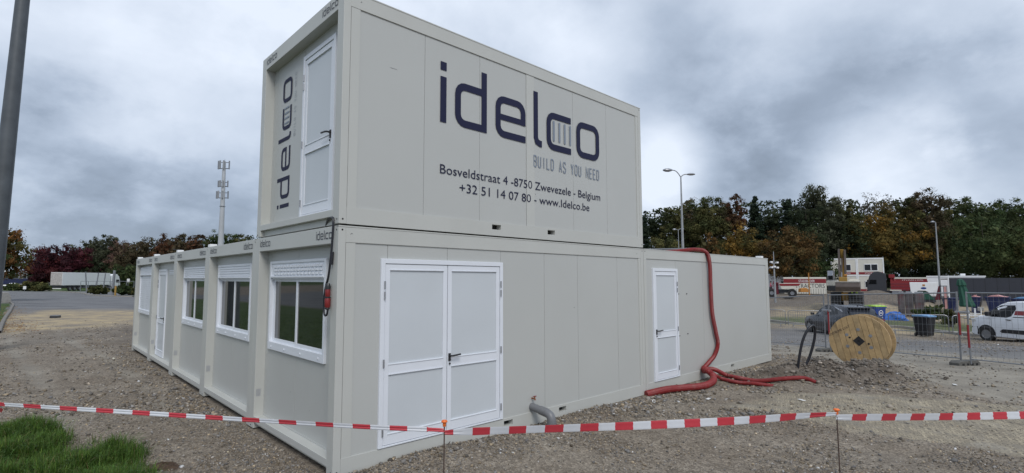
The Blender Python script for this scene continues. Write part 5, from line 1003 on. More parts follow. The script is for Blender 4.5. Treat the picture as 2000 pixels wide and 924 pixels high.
# lettered red trailer
d = 88; t, p = bthing('trailer', 'cream topped red trailer with white lettering right of the black truck', 'trailer', 1780, d, 0)
bb(t, 'body', MT['red'], X_(1742), 0, Z_(560), X_(1812), 2.4, Z_(545)); bb(t, 'roof_tarp', MT['offw'], X_(1741), -.06, Z_(545), X_(1813), 2.5, Z_(542), .05); bb(t, 'chassis', MT['char'], X_(1745), .2, 0, X_(1810), 2.2, Z_(560.4)); lettering('trailer_text', 'STADSBADER', lambda s, n, z: (s, -n, z), X_(1762), X_(1804), Z_(551), Z_(546.4) - Z_(551), MT['signw'], t, .02)
# white and anthracite hall
d = 62; t, p = bthing('site_hall', 'long low anthracite hall wall behind the blue skips', 'hall', 1900, d, -.12)

bb(t, 'dark_wall', MT['anth'], X_(1853.5), 0, -.4, X_(2110), .33, Z_(543)); bb(t, 'roof', MT['char'], X_(1853.5), .33, Z_(546), X_(2110), 9, Z_(544)); bb(t, 'corner_trim', MT['white'], X_(1851.5), -.04, -.4, X_(1853.4), .34, Z_(541)); 
m = MB()
for k in range(14): a = X_(1856) + k * 1.02; m.box(a, -.006, -.4, a + .02, -.001, Z_(543.6))
m.build('panel_joint', MT['dark'], t)
d = 76; t, p = bthing('white_container', 'long plain white container sticking out left of the anthracite hall', 'container', 1860, d, -.03); bb(t, 'body', MT['white'], X_(1811), 0, -.2, X_(1925), 2.4, Z_(541.3)); bb(t, 'roof_edge', MT['white'], X_(1809.5), -.06, Z_(541.2), X_(1926.5), 2.5, Z_(538.7)); bb(t, 'roof_unit', MT['white'], X_(1877), .5, Z_(538.6), X_(1887), 1.5, Z_(534.5), .04)
# white machine with green base
d = 52; t, p = bthing('compressor', 'white cabinet machine on a green frame behind the stacked sacks', 'machine', 1805, d, 0)

m = MB(); m.prism([(X_(1778), Z_(578)), (X_(1776), Z_(551.5)), (X_(1832), Z_(551.5)), (X_(1828), Z_(566)), (X_(1818), Z_(574)), (X_(1806), Z_(568)), (X_(1792), Z_(568)), (X_(1784), Z_(574))], 0, 2.2, 'y'); m.build('cabinet', MT['white'], t, .03); m = MB(); m.prism([(X_(1782), Z_(585)), (X_(1791), Z_(569)), (X_(1808), Z_(569)), (X_(1824), Z_(585))], .05, 2.1, 'y'); m.build('green_base', MT['green'], t)
m = MB(); n_ = 14; m.add([(X_(1803) + .22 * math.cos(k * 2 * math.pi / n_), -.01, Z_(563) + .11 * math.sin(k * 2 * math.pi / n_)) for k in range(n_)], [tuple(range(n_))]); m.build('oval_badge', MT['navyp'], t); bb(t, 'warning_plate', MT['amber'], X_(1801), -.012, Z_(559), X_(1806), -.002, Z_(555.5)); bb(t, 'lower_body', MT['char'], X_(1780), .3, 0, X_(1826), 2, Z_(580))
# stacked sacks / bundle
d = 40; t, p = bthing('bundle_stack', 'stack of dark shrink wrapped bundles with red print behind the barrier', 'pallet load', 1777, d, 0)

for k, (a, e) in enumerate(((1751, 1764.5), (1765.5, 1782), (1783, 1803))):
    bb(t, 'bundle', MT['bundle'], X_(a), 0, .1, X_(e), 1.1, Z_(573), .07); bb(t, 'wrap_top', MT['hinge'], X_(a) + .05, .05, Z_(573), X_(e) - .05, 1.0, Z_(570), .03)
bb(t, 'pallet', MT['wood2'], X_(1751), 0, 0, X_(1803), 1.1, .09)
# tarpaulin heap
def lump(name, u, d, wx, wy, h, m, label, cat, seed=0, rz=0.):
    t, p = bthing(name, label, cat, u, d, rz); p2 = p; n = 18; k = 9; V = []; r = random.Random(seed)
    for j in range(k):
        a = j / (k - 1) * math.pi / 2
        for i in range(n):
            q = i * 2 * math.pi / n; s = 1 + .22 * math.sin(3 * q + seed + j * .7) * math.cos(a) + r.uniform(-.09, .09); V.append((wx * math.cos(q) * math.cos(a) * s, wy * math.sin(q) * math.cos(a) * s, h * math.sin(a) * (1 + r.uniform(-.12, .12)) - .03))
    b = MB(); b.add(V, [(j * n + i, j * n + (i + 1) % n, (j + 1) * n + (i + 1) % n, (j + 1) * n + i) for j in range(k - 1) for i in range(n)]); o = b.build('cover', m, t, smooth=False); return t
def solo(t, name):  # collapse a one part thing into a single mesh
    c = t.children[0]; c.parent = None; c.location = t.location; c.rotation_euler = t.rotation_euler
    for k in ('label', 'category', 'group'):
        if k in t: c[k] = t[k]
    nm = t.name; bpy.data.objects.remove(t); c.name = nm; return c
solo(lump('tarpaulin', 1743, 38, .75, .5, .62, MT['blue'], 'crumpled blue tarpaulin heap left of the dark bundles', 'tarpaulin', 3), '')
# blue skips
for (a, e, v0, v1, d, lab, top) in ((1836, 1866, 582, 600, 42, 'dark blue skip left of the folded green parasol', None), (1889, 1913, 580, 602, 44, 'small blue skip right of the folded green parasol', 'pinkb'), (1921, 1968, 580, 603, 43, 'long blue skip behind the white van with a pink sheet on top', 'pinkb'), (1972, 2040, 584, 606, 42, 'blue skip behind the van roof at the right edge', 'lblue')):
    uc = (a + e) / 2; t, p = bthing('skip', lab, 'skip', uc, d, .1, 'blue skips in front of the dark hall'); 
    m = MB(); z1 = Z_(v0); x0, x1 = X_(a), X_(e); m.prism([(x0 + .25, 0), (x1 - .25, 0), (x1, z1), (x0, z1)], 0, 1.6, 'y'); m.build('skip_body', MT['skipb'], t, .02); m = MB(); m.box(x0 - .03, -.05, z1 - .10, x1 + .03, 0, z1 + .0); m.build('skip_rim', MT['skipb'], t)
    m = MB()
    for k in range(1, 4): q = x0 + (x1 - x0) * k / 4; m.box(q - .04, -.04, .1, q + .04, 0, z1 - .1)
    m.build('skip_rib', MT['skipb'], t)
    if top: m = MB(); m.prism([(x0 + .1, z1), (x0 + .4, z1 + .12), ((x0 + x1) / 2, z1 + .16), (x1 - .4, z1 + .05), (x1 - .1, z1)], .1, 1.5, 'y'); m.build('load_sheet', MT[top], t, .03)
# folded parasol
d = 38; t, p = bthing('parasol', 'folded green parasol leaning in front of the dark hall', 'parasol', 1883, d); 
m = MB(); n = 16; V = []; prof = [(545, 1875.5, .05), (547, 1876, .17), (553, 1877, .24), (557.5, 1877.5, .27), (558.5, 1878, .20), (572, 1881, .27), (586, 1884, .34), (596, 1886, .42), (599, 1886.5, .38)]
for v, u, r in prof:
    for i in range(n): q = i * 2 * math.pi / n; rr_ = r * (1 + (.16 if i % 2 else -.10)); V.append((X_(u) + rr_ * math.cos(q), rr_ * math.sin(q), Z_(v)))
m.add(V, [(j * n + i, j * n + (i + 1) % n, (j + 1) * n + (i + 1) % n, (j + 1) * n + i) for j in range(len(prof) - 1) for i in range(n)] + [tuple(range(n)), tuple((len(prof) - 1) * n + i for i in range(n))[::-1]]); m.build('canopy', MT['green'], t); m = MB(); m.tube([(X_(1886.5), 0, Z_(598)), (X_(1889), 0, -.05)], .03, 8); m.build('pole', MT['white'], t); m = MB(); m.lathe([(.34, 0), (.34, .08), (.08, .1)], 16, (X_(1889), 0, -.02)); m.build('base', MT['concrete'], t)
# leaning panels, trestle table and odds
d = 41; t, p = bthing('frame_rack', 'leaning window frames and boards left of the dark hall', 'frames', 1835, d, 0); 
m = MB(); m.prism([(X_(1824), Z_(586)), (X_(1832), Z_(559)), (X_(1836), Z_(559)), (X_(1834), Z_(586))], .2, .3, 'y'); m.build('board', MT['dred'], t); m = MB()
for a in (1834, 1841, 1848): m.box(X_(a), 0, .0, X_(a + 1.2), .08, Z_(558))
m.box(X_(1834), 0, Z_(559.4), X_(1849), .08, Z_(558)); m.box(X_(1834), 0, Z_(584), X_(1849), .08, Z_(582)); m.build('frame', MT['char'], t); bb(t, 'panel', MT['pinkb'], X_(1842.5), .03, .3, X_(1847.5), .05, Z_(560))
d = 31; t, p = bthing('trestle_table', 'white trestle frames lying left of the white van bonnet', 'trestle', 1900, d, 0); 
for a, e in ((1886, 1899), (1901, 1912)):
    m = MB(); m.tube([(X_(a), 0, 0), (X_(a), 0, Z_(602)), (X_(e), 0, Z_(602)), (X_(e), 0, 0)], .022, 6); m.tube([(X_(a), 0, Z_(612)), (X_(e), 0, Z_(612))], .02, 6); m.build('frame', MT['white'], t)
bb(t, 'board', MT['white'], X_(1882), -.3, Z_(617), X_(1912), -.22, Z_(614)); bb(t, 'tray', MT['concrete'], X_(1905), .2, Z_(607), X_(1918), .8, Z_(600), .02)
# marker post
d = 72; p0 = AG(1580, d); m = MB(); zt = VZ(1580, 533, d) - p0[2]; m.box(-.055, -.055, -.2, .055, .055, zt); o = m.build('marker_post', MT['amber'], None); o.location = p0; tag(o, 'thin orange marker post before the cream lettered container', 'post')
m = MB(); p0 = AG(1568, 70); p0[2] = gz(p0[0], p0[1]); m.prism([(-.55, 0), (.55, 0), (.5, .45), (.2, .6), (-.45, .5)], -.3, .3, 'y'); o = m.build('generator', MT['amber'], None, .05); o.location = [p0[0], p0[1], VZ(1568, 569, 70)]; o.location.z = min(o.location.z, p0[2] + .6); o.rotation_euler = (0, 0, -.73); tag(o, 'small orange machine right of the dumper skip', 'machine')
# camera mast
def mast(name, u, d, v_top, r0, r1, label, cat, mk='pole', group=None, foot_v=None):
    p = AG(u, d); p[2] = gz(p[0], p[1]) - .02; t = thing(name, label, cat, p, -.7298, group); h = VZ(u, v_top, d) - p[2]; b = MB(); b.tube([(0, 0, -.1), (0, 0, h * .33), (0, 0, h)], [r0, r0 * .97, r1], 12); b.build('pole', MT[mk], t, smooth=True); return t, h, p
d = 56; t, h, p = mast('camera_mast', 1513, d, 491, .10, .03, 'slim mast with cameras rising behind the right container end', 'mast'); k = d / FPX
m = MB(); m.tube([(-.3, 0, h - 1.3), (.35, 0, h - 1.3)], .035, 6); m.tube([(-.25, 0, h - 1.75), (.35, 0, h - 1.75)], .035, 6); m.build('crossbar', MT['steel'], t)
for q, z in ((-.3, 1.15), (.32, 1.2), (-.28, 1.72), (.33, 1.75), (.0, 1.65)): bb(t, 'camera', MT['white'], q - .10, -.2, h - z - .1, q + .10, .12, h - z + .08, .03)
# street lamps
def lamp(u, d, vt, label, arms, r0=.11, r1=.05, foot=True, mk='pole'):
    t, h, p = mast('street_lamp', u, d, vt, r0, r1, label, 'street lamp', mk, 'grey street lamps'); 
    for (ax, az, hl, hr) in arms:
        m = MB(); m.tube(smooth_path([(0, 0, h - .1), (ax * .25, 0, h + az * .35), (ax * .6, 0, h + az * .85), (ax, 0, h + az)], 4), [r1 * .8] * 13, 8); m.build('arm', MT[mk], t, smooth=True)
        s = 1 if ax > 0 else -1; m = MB(); n = 10; V = []
        for j, (q, w_, hh) in enumerate(((0, .04, .03), (.12, .10, .07), (.35, .17, .11), (.62, .17, .10), (.82, .10, .05), (.86, .03, .02))):
            for i in range(n): a = i * 2 * math.pi / n; V.append((ax + s * q * hl, w_ * math.cos(a) * 1.0, h + az + hh * math.sin(a) * hr))
        m.add(V, [(j * n + i, j * n + (i + 1) % n, (j + 1) * n + (i + 1) % n, (j + 1) * n + i) for j in range(5) for i in range(n)] + [tuple(range(n)), tuple(5 * n + i for i in range(n))]); m.build('lamp_head', MT['hinge'], t, smooth=True)
    return t
lamp(1335.5, 45, 341, 'tall double armed street lamp rising behind the right container', [(-.72, .55, 1.0, 1.5), (.5, .18, .9, 1)], .13, .055)
lamp(1327.5, 95, 449, 'small distant double lamp left of the tall double armed one', [(-.35, .15, .8, 1.6), (.4, .25, .8, 1.3)], .09, .05)
lamp(1835, 66, 434, 'single straight street lamp standing behind the white hall', [(-.12, .1, .55, 1.4)], .11, .055)
lamp(45 + 7, 170, 487, 'left lamp of the far pair behind the yellow tree', [(-.5, .1, .8, 1)], .15, .08); lamp(37, 172, 500, 'thicker far lamp just right of the yellow tree', [(.5, .1, .8, 1)], .22, .12); lamp(82, 150, 477, 'thin lamp poking above the dark red tree', [(-.3, .1, .7, 1)], .12, .07)
# flat roofed hut behind the right container
d = 80; t, p = bthing('flat_roof_hut', 'low flat roofed grey hut behind the right container', 'hut', 1328, d); bb(t, 'wall', MT['conc2'], X_(1240), 0, 0, X_(1348), 12, Z_(487)); bb(t, 'roof', MT['steel'], X_(1238), -.4, Z_(487), X_(1350), 12.4, Z_(484.5)); bb(t, 'window_band', MT['glassd'], X_(1250), -.03, Z_(500), X_(1342), -.005, Z_(493))
# telecom mast
d = 105; t, h, p = mast('telecom_mast', 428, d, 311, .58, .30, 'tall white telecom mast with three tiers of antennas', 'mast', 'mastg')
for v0, v1, wl, wr in ((310, 327, -1.1, 1.1), (350, 363, -.95, .95), (371, 386, -1.2, 1.1)):
    z1, z0 = VZ(431, v0, d) - p[2], VZ(431, v1, d) - p[2]
    for q, w_ in ((wl, .30), (wl + .55, .24), (wr, .22), (.15, .26)): 
        yy = -.55 if abs(q) < .9 else -.1; bb(t, 'antenna_panel', MT['pole'] if abs(q) < .9 else MT['steel'], q - w_ / 2, yy - .12, z0, q + w_ / 2, yy + .12, z1, .03)
    m = MB(); m.tube([(wl, 0, z0 + .15), (wr, 0, z0 + .15)], .08, 6); m.tube([(wl, 0, z1 - .35), (wr, 0, z1 - .35)], .06, 6); m.build('antenna_bracket', MT['char'], t)
m = MB(); z_l = VZ(430, 402, d) - p[2]; m.lathe([(.55, z_l), (.55, z_l + .12)], 16); m.build('flange_ring', MT['steel'], t); m = MB(); m.tube([(.1, 0, h), (.1, 0, h + .5)], .03, 5); m.build('lightning_rod', MT['steel'], t)
# near street lamp pole on the left with concrete foot
pa = A(35.5, 5, 15.6); pbx, pby = pa[0], pa[1]
def on_col(u, v, d): return CAM + ray(u, v) * d
zg = gz(pbx, pby); t = thing('street_lamp', 'thick grey lamp pole close by at the left edge', 'street lamp', (pbx, pby, zg), 0, 'grey street lamps'); m = MB(); m.tube([(RT[0] * q, RT[1] * q, z) for q, z in ((-.17, -.1), (-.08, 3), (.20, 13))], [.235, .225, .15], 20); m.build('pole', MT['dpole'], t, smooth=True); m = MB(); m.tube([(0, 0, 12.9), (.1, -.3, 13.4), (.3, -1.2, 13.6)], .07, 10); m.build('arm', MT['pole'], t); m = MB(); m.box(.1, -1.9, 13.52, .5, -1.1, 13.68); m.build('lamp_head', MT['hinge'], t, .05)
# ------------------------------------------------------------------ far left
pr = AG(99, 112); pl_ = AG(121.5, 108.5); pf = AG(236, 106)
for q in (pr, pl_, pf): q[2] = gz(q[0], q[1])
L_ = 17.4; rz = math.atan2(FW[1], FW[0]); t = thing('semi_trailer_truck', 'white articulated lorry with a dirty rear door parked before the trees', 'lorry', pl_, rz)
wq = 2.5; zt = VZ(180, 532, 108) - pl_[2]; zb_ = zt - 2.75; xt = L_ * .80
bb(t, 'trailer_box', MT['white'], 0, 0, zb_, xt, wq, zt, .03); dm = mat('dirty door', (.40, .38, .36), .6, var=.25, vs_=3, dirt=(.12, .11, .10), dirts=1.5, dirta=.7); bb(t, 'rear_door', dm, -.04, .05, zb_ + .05, -.005, wq - .05, zt - .05); bb(t, 'underrun_bar', MT['signw'], -.1, .1, .45, .0, wq - .1, .62); bb(t, 'trailer_frame', MT['char'], .2, .3, .7, xt, wq - .3, zb_ - .01)
lorry_cab(t, xt + .5, L_, .0, wq, .8, zt - .55, MT['white'], 1)
for x in (2.2, 3.5, 4.8, xt + .2, L_ - 1.5): wheel(t, x, .15, .5, .5, .3, -1, rimr=.5)
bb(t, 'side_skirt', MT['char'], 6, .02, .5, xt - .8, .2, zb_ - .02)
# overpass
d = 190; t, p = bthing('overpass', 'concrete road bridge with railing behind the left trees', 'bridge', 30, d, 0, zoff=0); 
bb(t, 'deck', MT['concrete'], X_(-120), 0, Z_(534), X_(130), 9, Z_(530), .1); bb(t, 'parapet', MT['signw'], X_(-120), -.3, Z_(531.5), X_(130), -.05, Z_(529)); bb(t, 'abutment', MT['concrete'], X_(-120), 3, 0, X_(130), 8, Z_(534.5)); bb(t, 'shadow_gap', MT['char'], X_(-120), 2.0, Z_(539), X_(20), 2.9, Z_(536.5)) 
for a in (-90, -30, 40, 66): bb(t, 'pier', MT['conc2'], X_(a), .4, 0, X_(a + 5), 2.9, Z_(534.2))
m = MB()
for k in range(46): a = X_(-120) + k * 1.02; m.box(a, -.1, Z_(529), a + .08, -.02, Z_(523))
m.box(X_(-120), -.1, Z_(523.6), X_(130), -.02, Z_(523)); m.build('railing', MT['steel'], t)
# far parked cars
def small_car(u, d, c, label, rz):
    t, p = bthing('parked_car', label, 'car', u, d, rz, 'cars parked below the bridge'); sc_ = [(0, .4, .6, .64, .6, .58, .5), (.1, .25, .75, .82, .8, .76, .6), (.95, .2, .9, .96, .88, .85, .7), (1.6, .2, .95, 1.38, .88, .86, .6), (2.6, .2, .97, 1.45, .88, .86, .6), (3.5, .22, .97, 1.25, .86, .83, .6), (4.1, .3, .9, .95, .8, .76, .6), (4.2, .4, .7, .74, .7, .66, .5)]
    car_body(t, sc_, c, None, None); side_patch(t, 'side_window', MT['cargl'], [(1.2, .98), (1.7, 1.3), (2.7, 1.36), (3.3, 1.2), (3.3, 1.0)], sc_)
    for x in (.8, 3.35):
        for s in (1, -1): wheel(t, x, s * .78, .31, .31, .2, s)
for u, d, c, lb_, r in ((22, 118, 'white', 'white car nearest the left pole below the bridge', 0.2), (40, 128, 'vanp', 'silver white car beside the shrubs below the bridge', .3), (3, 135, 'white', 'white car at the very left edge below the bridge', 0.1)): small_car(u, d, MT[c], lb_, r)
for u, d, lb_ in ((8, 150, 'blue covered trailer at the left edge under the bridge'), (40, 152, 'blue covered trailer nearer the shrubs under the bridge')):
    t, p = bthing('box_trailer', lb_, 'trailer', u, d, .1, 'blue covered trailers'); bb(t, 'cover', MT['skipb'], -2.2, 0, .9, 2.2, 1.8, 2.6, .1); bb(t, 'base', MT['concrete'], -2.2, 0, .4, 2.2, 1.8, .89); wheel(t, 0, .0, .35, .35, .2, -1)
# posts, bollards and sign by the left road
def post(name, u, v0, v1, d, r, m, label, cat, group=None, lean=0.):
    p = AG(u, d); p[2] = gz(p[0], p[1]); h = VZ(u, v0, d) - p[2]; b = MB(); b.tube([(0, 0, -.1), (lean, 0, h)], r, 8); o = b.build(name, MT[m], None, smooth=True); o.location = p; tag(o, label, cat, group); return o
gp_ = 'bare posts by the left road'
for u, v0, d, r, ln, lb_ in ((171, 531, 88, .10, -.35, 'leaning post with a cap, leftmost before the white trailer'), (187, 533, 85, .09, .3, 'second bare post before the white trailer'), (202, 534, 84, .08, .2, 'third bare post before the white trailer'), (221, 528, 80, .17, .1, 'thickest post, before the cab of the white lorry')): post('road_post', u, v0, 0, d, r, 'steel', lb_, 'post', gp_, ln)
gp_ = 'yellow bollards by the left road'
for u, v0, d, lb_ in ((226.5, 558, 74, 'yellow bollard low on the verge under the lorry cab'), (219, 549, 130, 'yellow post beside the thickest bare post'), (201, 550, 130, 'orange post between the bare posts'), (179, 550, 130, 'yellow post pair end by the trailer middle'), (172, 550, 130, 'yellow post by the leaning capped post')): post('bollard', u, v0, 0, d, .12, 'amber' if 'orange' in lb_ else 'yellow', lb_, 'bollard', gp_)
def sgn(u, v0, v1, d, w_, label):
    p = AG(u, d); p[2] = gz(p[0], p[1]); t = thing('road_sign', label, 'sign', p, -.7298 + .7); z1, z0 = VZ(u, v0, d) - p[2], VZ(u, v1, d) - p[2]; bb(t, 'sign_face', MT['signw'], -w_ / 2, -.02, z0, w_ / 2, .0, z1); m = MB(); m.tube([(0, .03, 0), (0, .03, z1)], .03, 6); m.build('sign_post', MT['steel'], t)
sgn(250.5, 544.5, 551, 95, .42, 'small white sign between the lorry and the grey containers'); sgn(49, 559, 565, 100, .45, 'small white sign before the shrubs on the left')
p1, p2 = AG(158, 92), AG(262, 92)
for q in (p1, p2): q[2] = gz(q[0], q[1])
ln = float(np.hypot(*(p2 - p1)[:2])); t = thing('guard_rail', 'low tube railing in front of the white lorry', 'railing', p1, math.atan2(p2[1] - p1[1], p2[0] - p1[0])); hh = VZ(200, 549.5, 92) - p1[2]; m = MB(); m.tube([(0, 0, hh), (ln, 0, hh)], .04, 6); m.tube([(0, 0, hh * .5), (ln, 0, hh * .5)], .025, 6); m.build('rail', MT['steel'], t)
for k in range(8): m = MB(); m.tube([(ln * k / 7, 0, -.1), (ln * k / 7, 0, hh)], .04, 6); m.build('post', MT['steel'], t)
# drain cover block on the sand and flat foot of the lamp
p = G(108, 621); m = MB(); m.box(-.17, -.22, -.02, .17, .22, .13); o = m.build('drain_block', MT['char'], None, .03); o.location = (p[0], p[1], gz(p[0], p[1])); o.rotation_euler = (0, 0, -.5); tag(o, 'dark square block lying on the sandy strip of the left road', 'block')
p = G(4, 592); m = MB(); m.prism([(-.55, 0), (.5, 0), (.45, .55), (.25, .95), (-.5, .95)], -.45, .45, 'y'); o = m.build('concrete_foot', MT['concrete'], None, .03); o.location = (p[0], p[1], gz(p[0], p[1])); o.rotation_euler = (0, 0, .4); tag(o, 'pale concrete block on the kerb at the left edge', 'concrete block')
p = G(322, 912); m = MB(); r_ = random.Random(5); n = 12; V = []
for j in range(5):
    a = j / 4 * math.pi / 2
    for i in range(n): q = i * 2 * math.pi / n; k_ = 1 + r_.uniform(-.28, .28); V.append((.20 * math.cos(q) * math.cos(a) * k_, .10 * math.sin(q) * math.cos(a) * k_, .055 * math.sin(a) * (1 + r_.uniform(-.3, .3))))
m.add(V, [(j * n + i, j * n + (i + 1) % n, (j + 1) * n + (i + 1) % n, (j + 1) * n + i) for j in range(4) for i in range(n)]); o = m.build('turf_clod', MT['clod'], None); o.location = (p[0], p[1], gz(p[0], p[1])); o.rotation_euler = (0, 0, -.7); tag(o, 'dark brown turf clod lying at the right end of the grass patch', 'earth clod')
# white litter on the gravel
for (u, v, r, lb_) in ((1280, 786, .5, 'curled white scrap of packing strap near the thick red hose'), (1383, 783, .2, 'flat white scrap on the gravel below the red hoses'), (1566, 784, 1.1, 'small white scrap lying on the paving'), (1865, 754, .4, 'white scrap on the pale ground right of the earth heap')):
    p = G(u, v); m = MB(); P = [(.07 * math.cos(a) * (1 if k % 2 else .8), .05 * math.sin(a), .012 + .01 * math.sin(2 * a)) for k, a in enumerate(np.linspace(0, 3.3, 7))]; m.tube(P, .006, 5) if 'curled' in lb_ else m.prism([(-.07, -.02), (.05, -.03), (.08, .015), (-.04, .03)], .004, .012, 'z'); o = m.build('litter', MT['signw'], None); o.location = (p[0], p[1], gz(p[0], p[1]) + .012); o.rotation_euler = (0, 0, r); tag(o, lb_, 'litter')
# ------------------------------------------------------------------ trees
FM = leafmat('tree foliage', .75, .15)
def leaves(C, R_, n, size, colr, flat=.8):
    "n leaf quads round clump centres C with radii R_"
    k = rng.integers(0, len(C), n); v = rng.normal(0, 1, (n, 3)); v /= np.linalg.norm(v, axis=1)[:, None]; rad = rng.uniform(.25, 1, n) ** .6
    P = C[k] + v * (R_[k] * rad)[:, None] * np.array([1, 1, flat]); nn = v + rng.normal(0, .55, (n, 3)); nn /= np.linalg.norm(nn, axis=1)[:, None]; a = np.cross(nn, rng.normal(0, 1, (n, 3))); a /= np.linalg.norm(a, axis=1)[:, None]; b = np.cross(nn, a)
    s = (size * rng.uniform(.55, 1.35, n))[:, None]; V = np.stack([P + a * s * .6, P + b * s * .38, P - a * s * .6, P - b * s * .38], 1)
    return V, k
def build_leaves(V, cc, name, parent):
    n = len(V); F = np.arange(n * 4).reshape(-1, 4); C = np.repeat(cc[:, None, :], 4, 1).reshape(-1, 3); C = np.concatenate([C, np.ones((len(C), 1))], 1); return raw(name, V.reshape(-1, 3), F, FM, parent=parent, cols={'col': C})
PAL = dict(dark=[(.026, .038, .018), (.038, .050, .022)], conifer=[(.016, .030, .018), (.026, .040, .022)], olive=[(.070, .075, .026), (.098, .092, .032), (.052, .062, .022)], green=[(.040, .062, .022), (.062, .078, .028)],
           orange=[(.14, .078, .026), (.10, .066, .024), (.065, .058, .022)], yellow=[(.19, .11, .022), (.12, .088, .024), (.06, .06, .02)], rust=[(.11, .052, .028), (.075, .045, .024)], brown=[(.085, .062, .034), (.068, .058, .030)],
           greyg=[(.075, .082, .050), (.055, .062, .034)], purple=[(.055, .012, .018), (.035, .010, .014), (.09, .02, .022)], bare=[(.065, .055, .045), (.09, .07, .05)], pinkish=[(.13, .075, .06), (.09, .06, .04)])
PAL['mix'] = [(.09, .075, .022), (.045, .058, .018), (.14, .065, .02)]
def tree(name, u, vt, wpx, d, pal, label, dens=1., shape='round', base=.15, leaf=None, nclump=None, group='trees of the wood', cat='tree', vb=None):
    p = AG(u, d); p[2] = gz(p[0], p[1]); h = VZ(u, vt, d) - p[2]; w_ = wpx / FPX * d / 2; t = thing(name, label, cat, p, rng.uniform(0, 6.28), group)
    z0 = h * base; hc = (h - z0) / 2; zc = z0 + hc; nc = nclump or int(95 * dens) + 12
    dirs = rng.normal(0, 1, (nc, 3)); dirs /= np.linalg.norm(dirs, axis=1)[:, None]; rr_ = rng.uniform(.25, .92, nc) ** .7; ztop = dirs[:, 2] * rr_
    if shape in ('cone', 'bare'): ztop = np.clip(ztop, -1, .86)
    if shape == 'cone': prof = np.clip(1.0 - (ztop + 1) / 2.05, .04, 1) * 1.25
    elif shape == 'col': prof = np.full(nc, 1.)
    else: prof = np.where(ztop < 0, 1.05, 1)
    C = np.stack([dirs[:, 0] * rr_ * w_ * prof, dirs[:, 1] * rr_ * w_ * prof, zc + ztop * hc], 1)
    cr_ = min(w_, hc) * rng.uniform(.17, .33, nc); 
    if shape == 'cone': cr_ *= .75
    lf = leaf or d * .00165; n = int(min(34000, max(2500, 13. * w_ * hc / (lf * lf) * dens)))
    if shape == 'bare': n = int(n * .35)
    V, k = leaves(C, cr_, n, lf, None); P_ = np.array(PAL[pal]); base_c = P_[rng.integers(0, len(P_), nc)] * rng.lognormal(0, .18, (nc, 1)); cc = base_c[k] * rng.lognormal(0, .16, (n, 1)); 
    if shape != 'bare':                                   # bigger sprays of leaves deep inside the crown
        n2 = int(n * .09); V2, k2 = leaves(C, cr_ * .62, n2, lf * 3.2, None); V = np.concatenate([V, V2]); cc = np.concatenate([cc, base_c[k2] * rng.lognormal(0, .12, (n2, 1))])
        n2 = int(n * .05); c3 = C * np.array([.62, .62, .8]) + np.array([0, 0, .2 * zc * .9]); V2, k2 = leaves(c3, cr_ * .9, n2, lf * 4.5, None); V = np.concatenate([V, V2]); cc = np.concatenate([cc, base_c[k2]])
    build_leaves(V, np.clip(cc, .004, .6), 'crown', t)
    b = MB(); tr = max(.10, h * .014); b.tube([(0, 0, -.3), (tr * .3, 0, h * .3), (0, tr * .4, h * .6), (0, 0, h * .88)], [tr, tr * .8, tr * .45, tr * .12], 7)
    for i in rng.choice(nc, min(nc, 14), False):
        c = C[i]; zs = max(h * .12, c[2] - .35 * math.hypot(c[0], c[1]) - .15 * h); b.tube([(0, 0, zs), (c[0] * .5, c[1] * .5, zs + (c[2] - zs) * .4), tuple(c)], [tr * .35, tr * .22, tr * .06], 5)
    b.build('trunk', MT['trunk'], t, smooth=True); return t
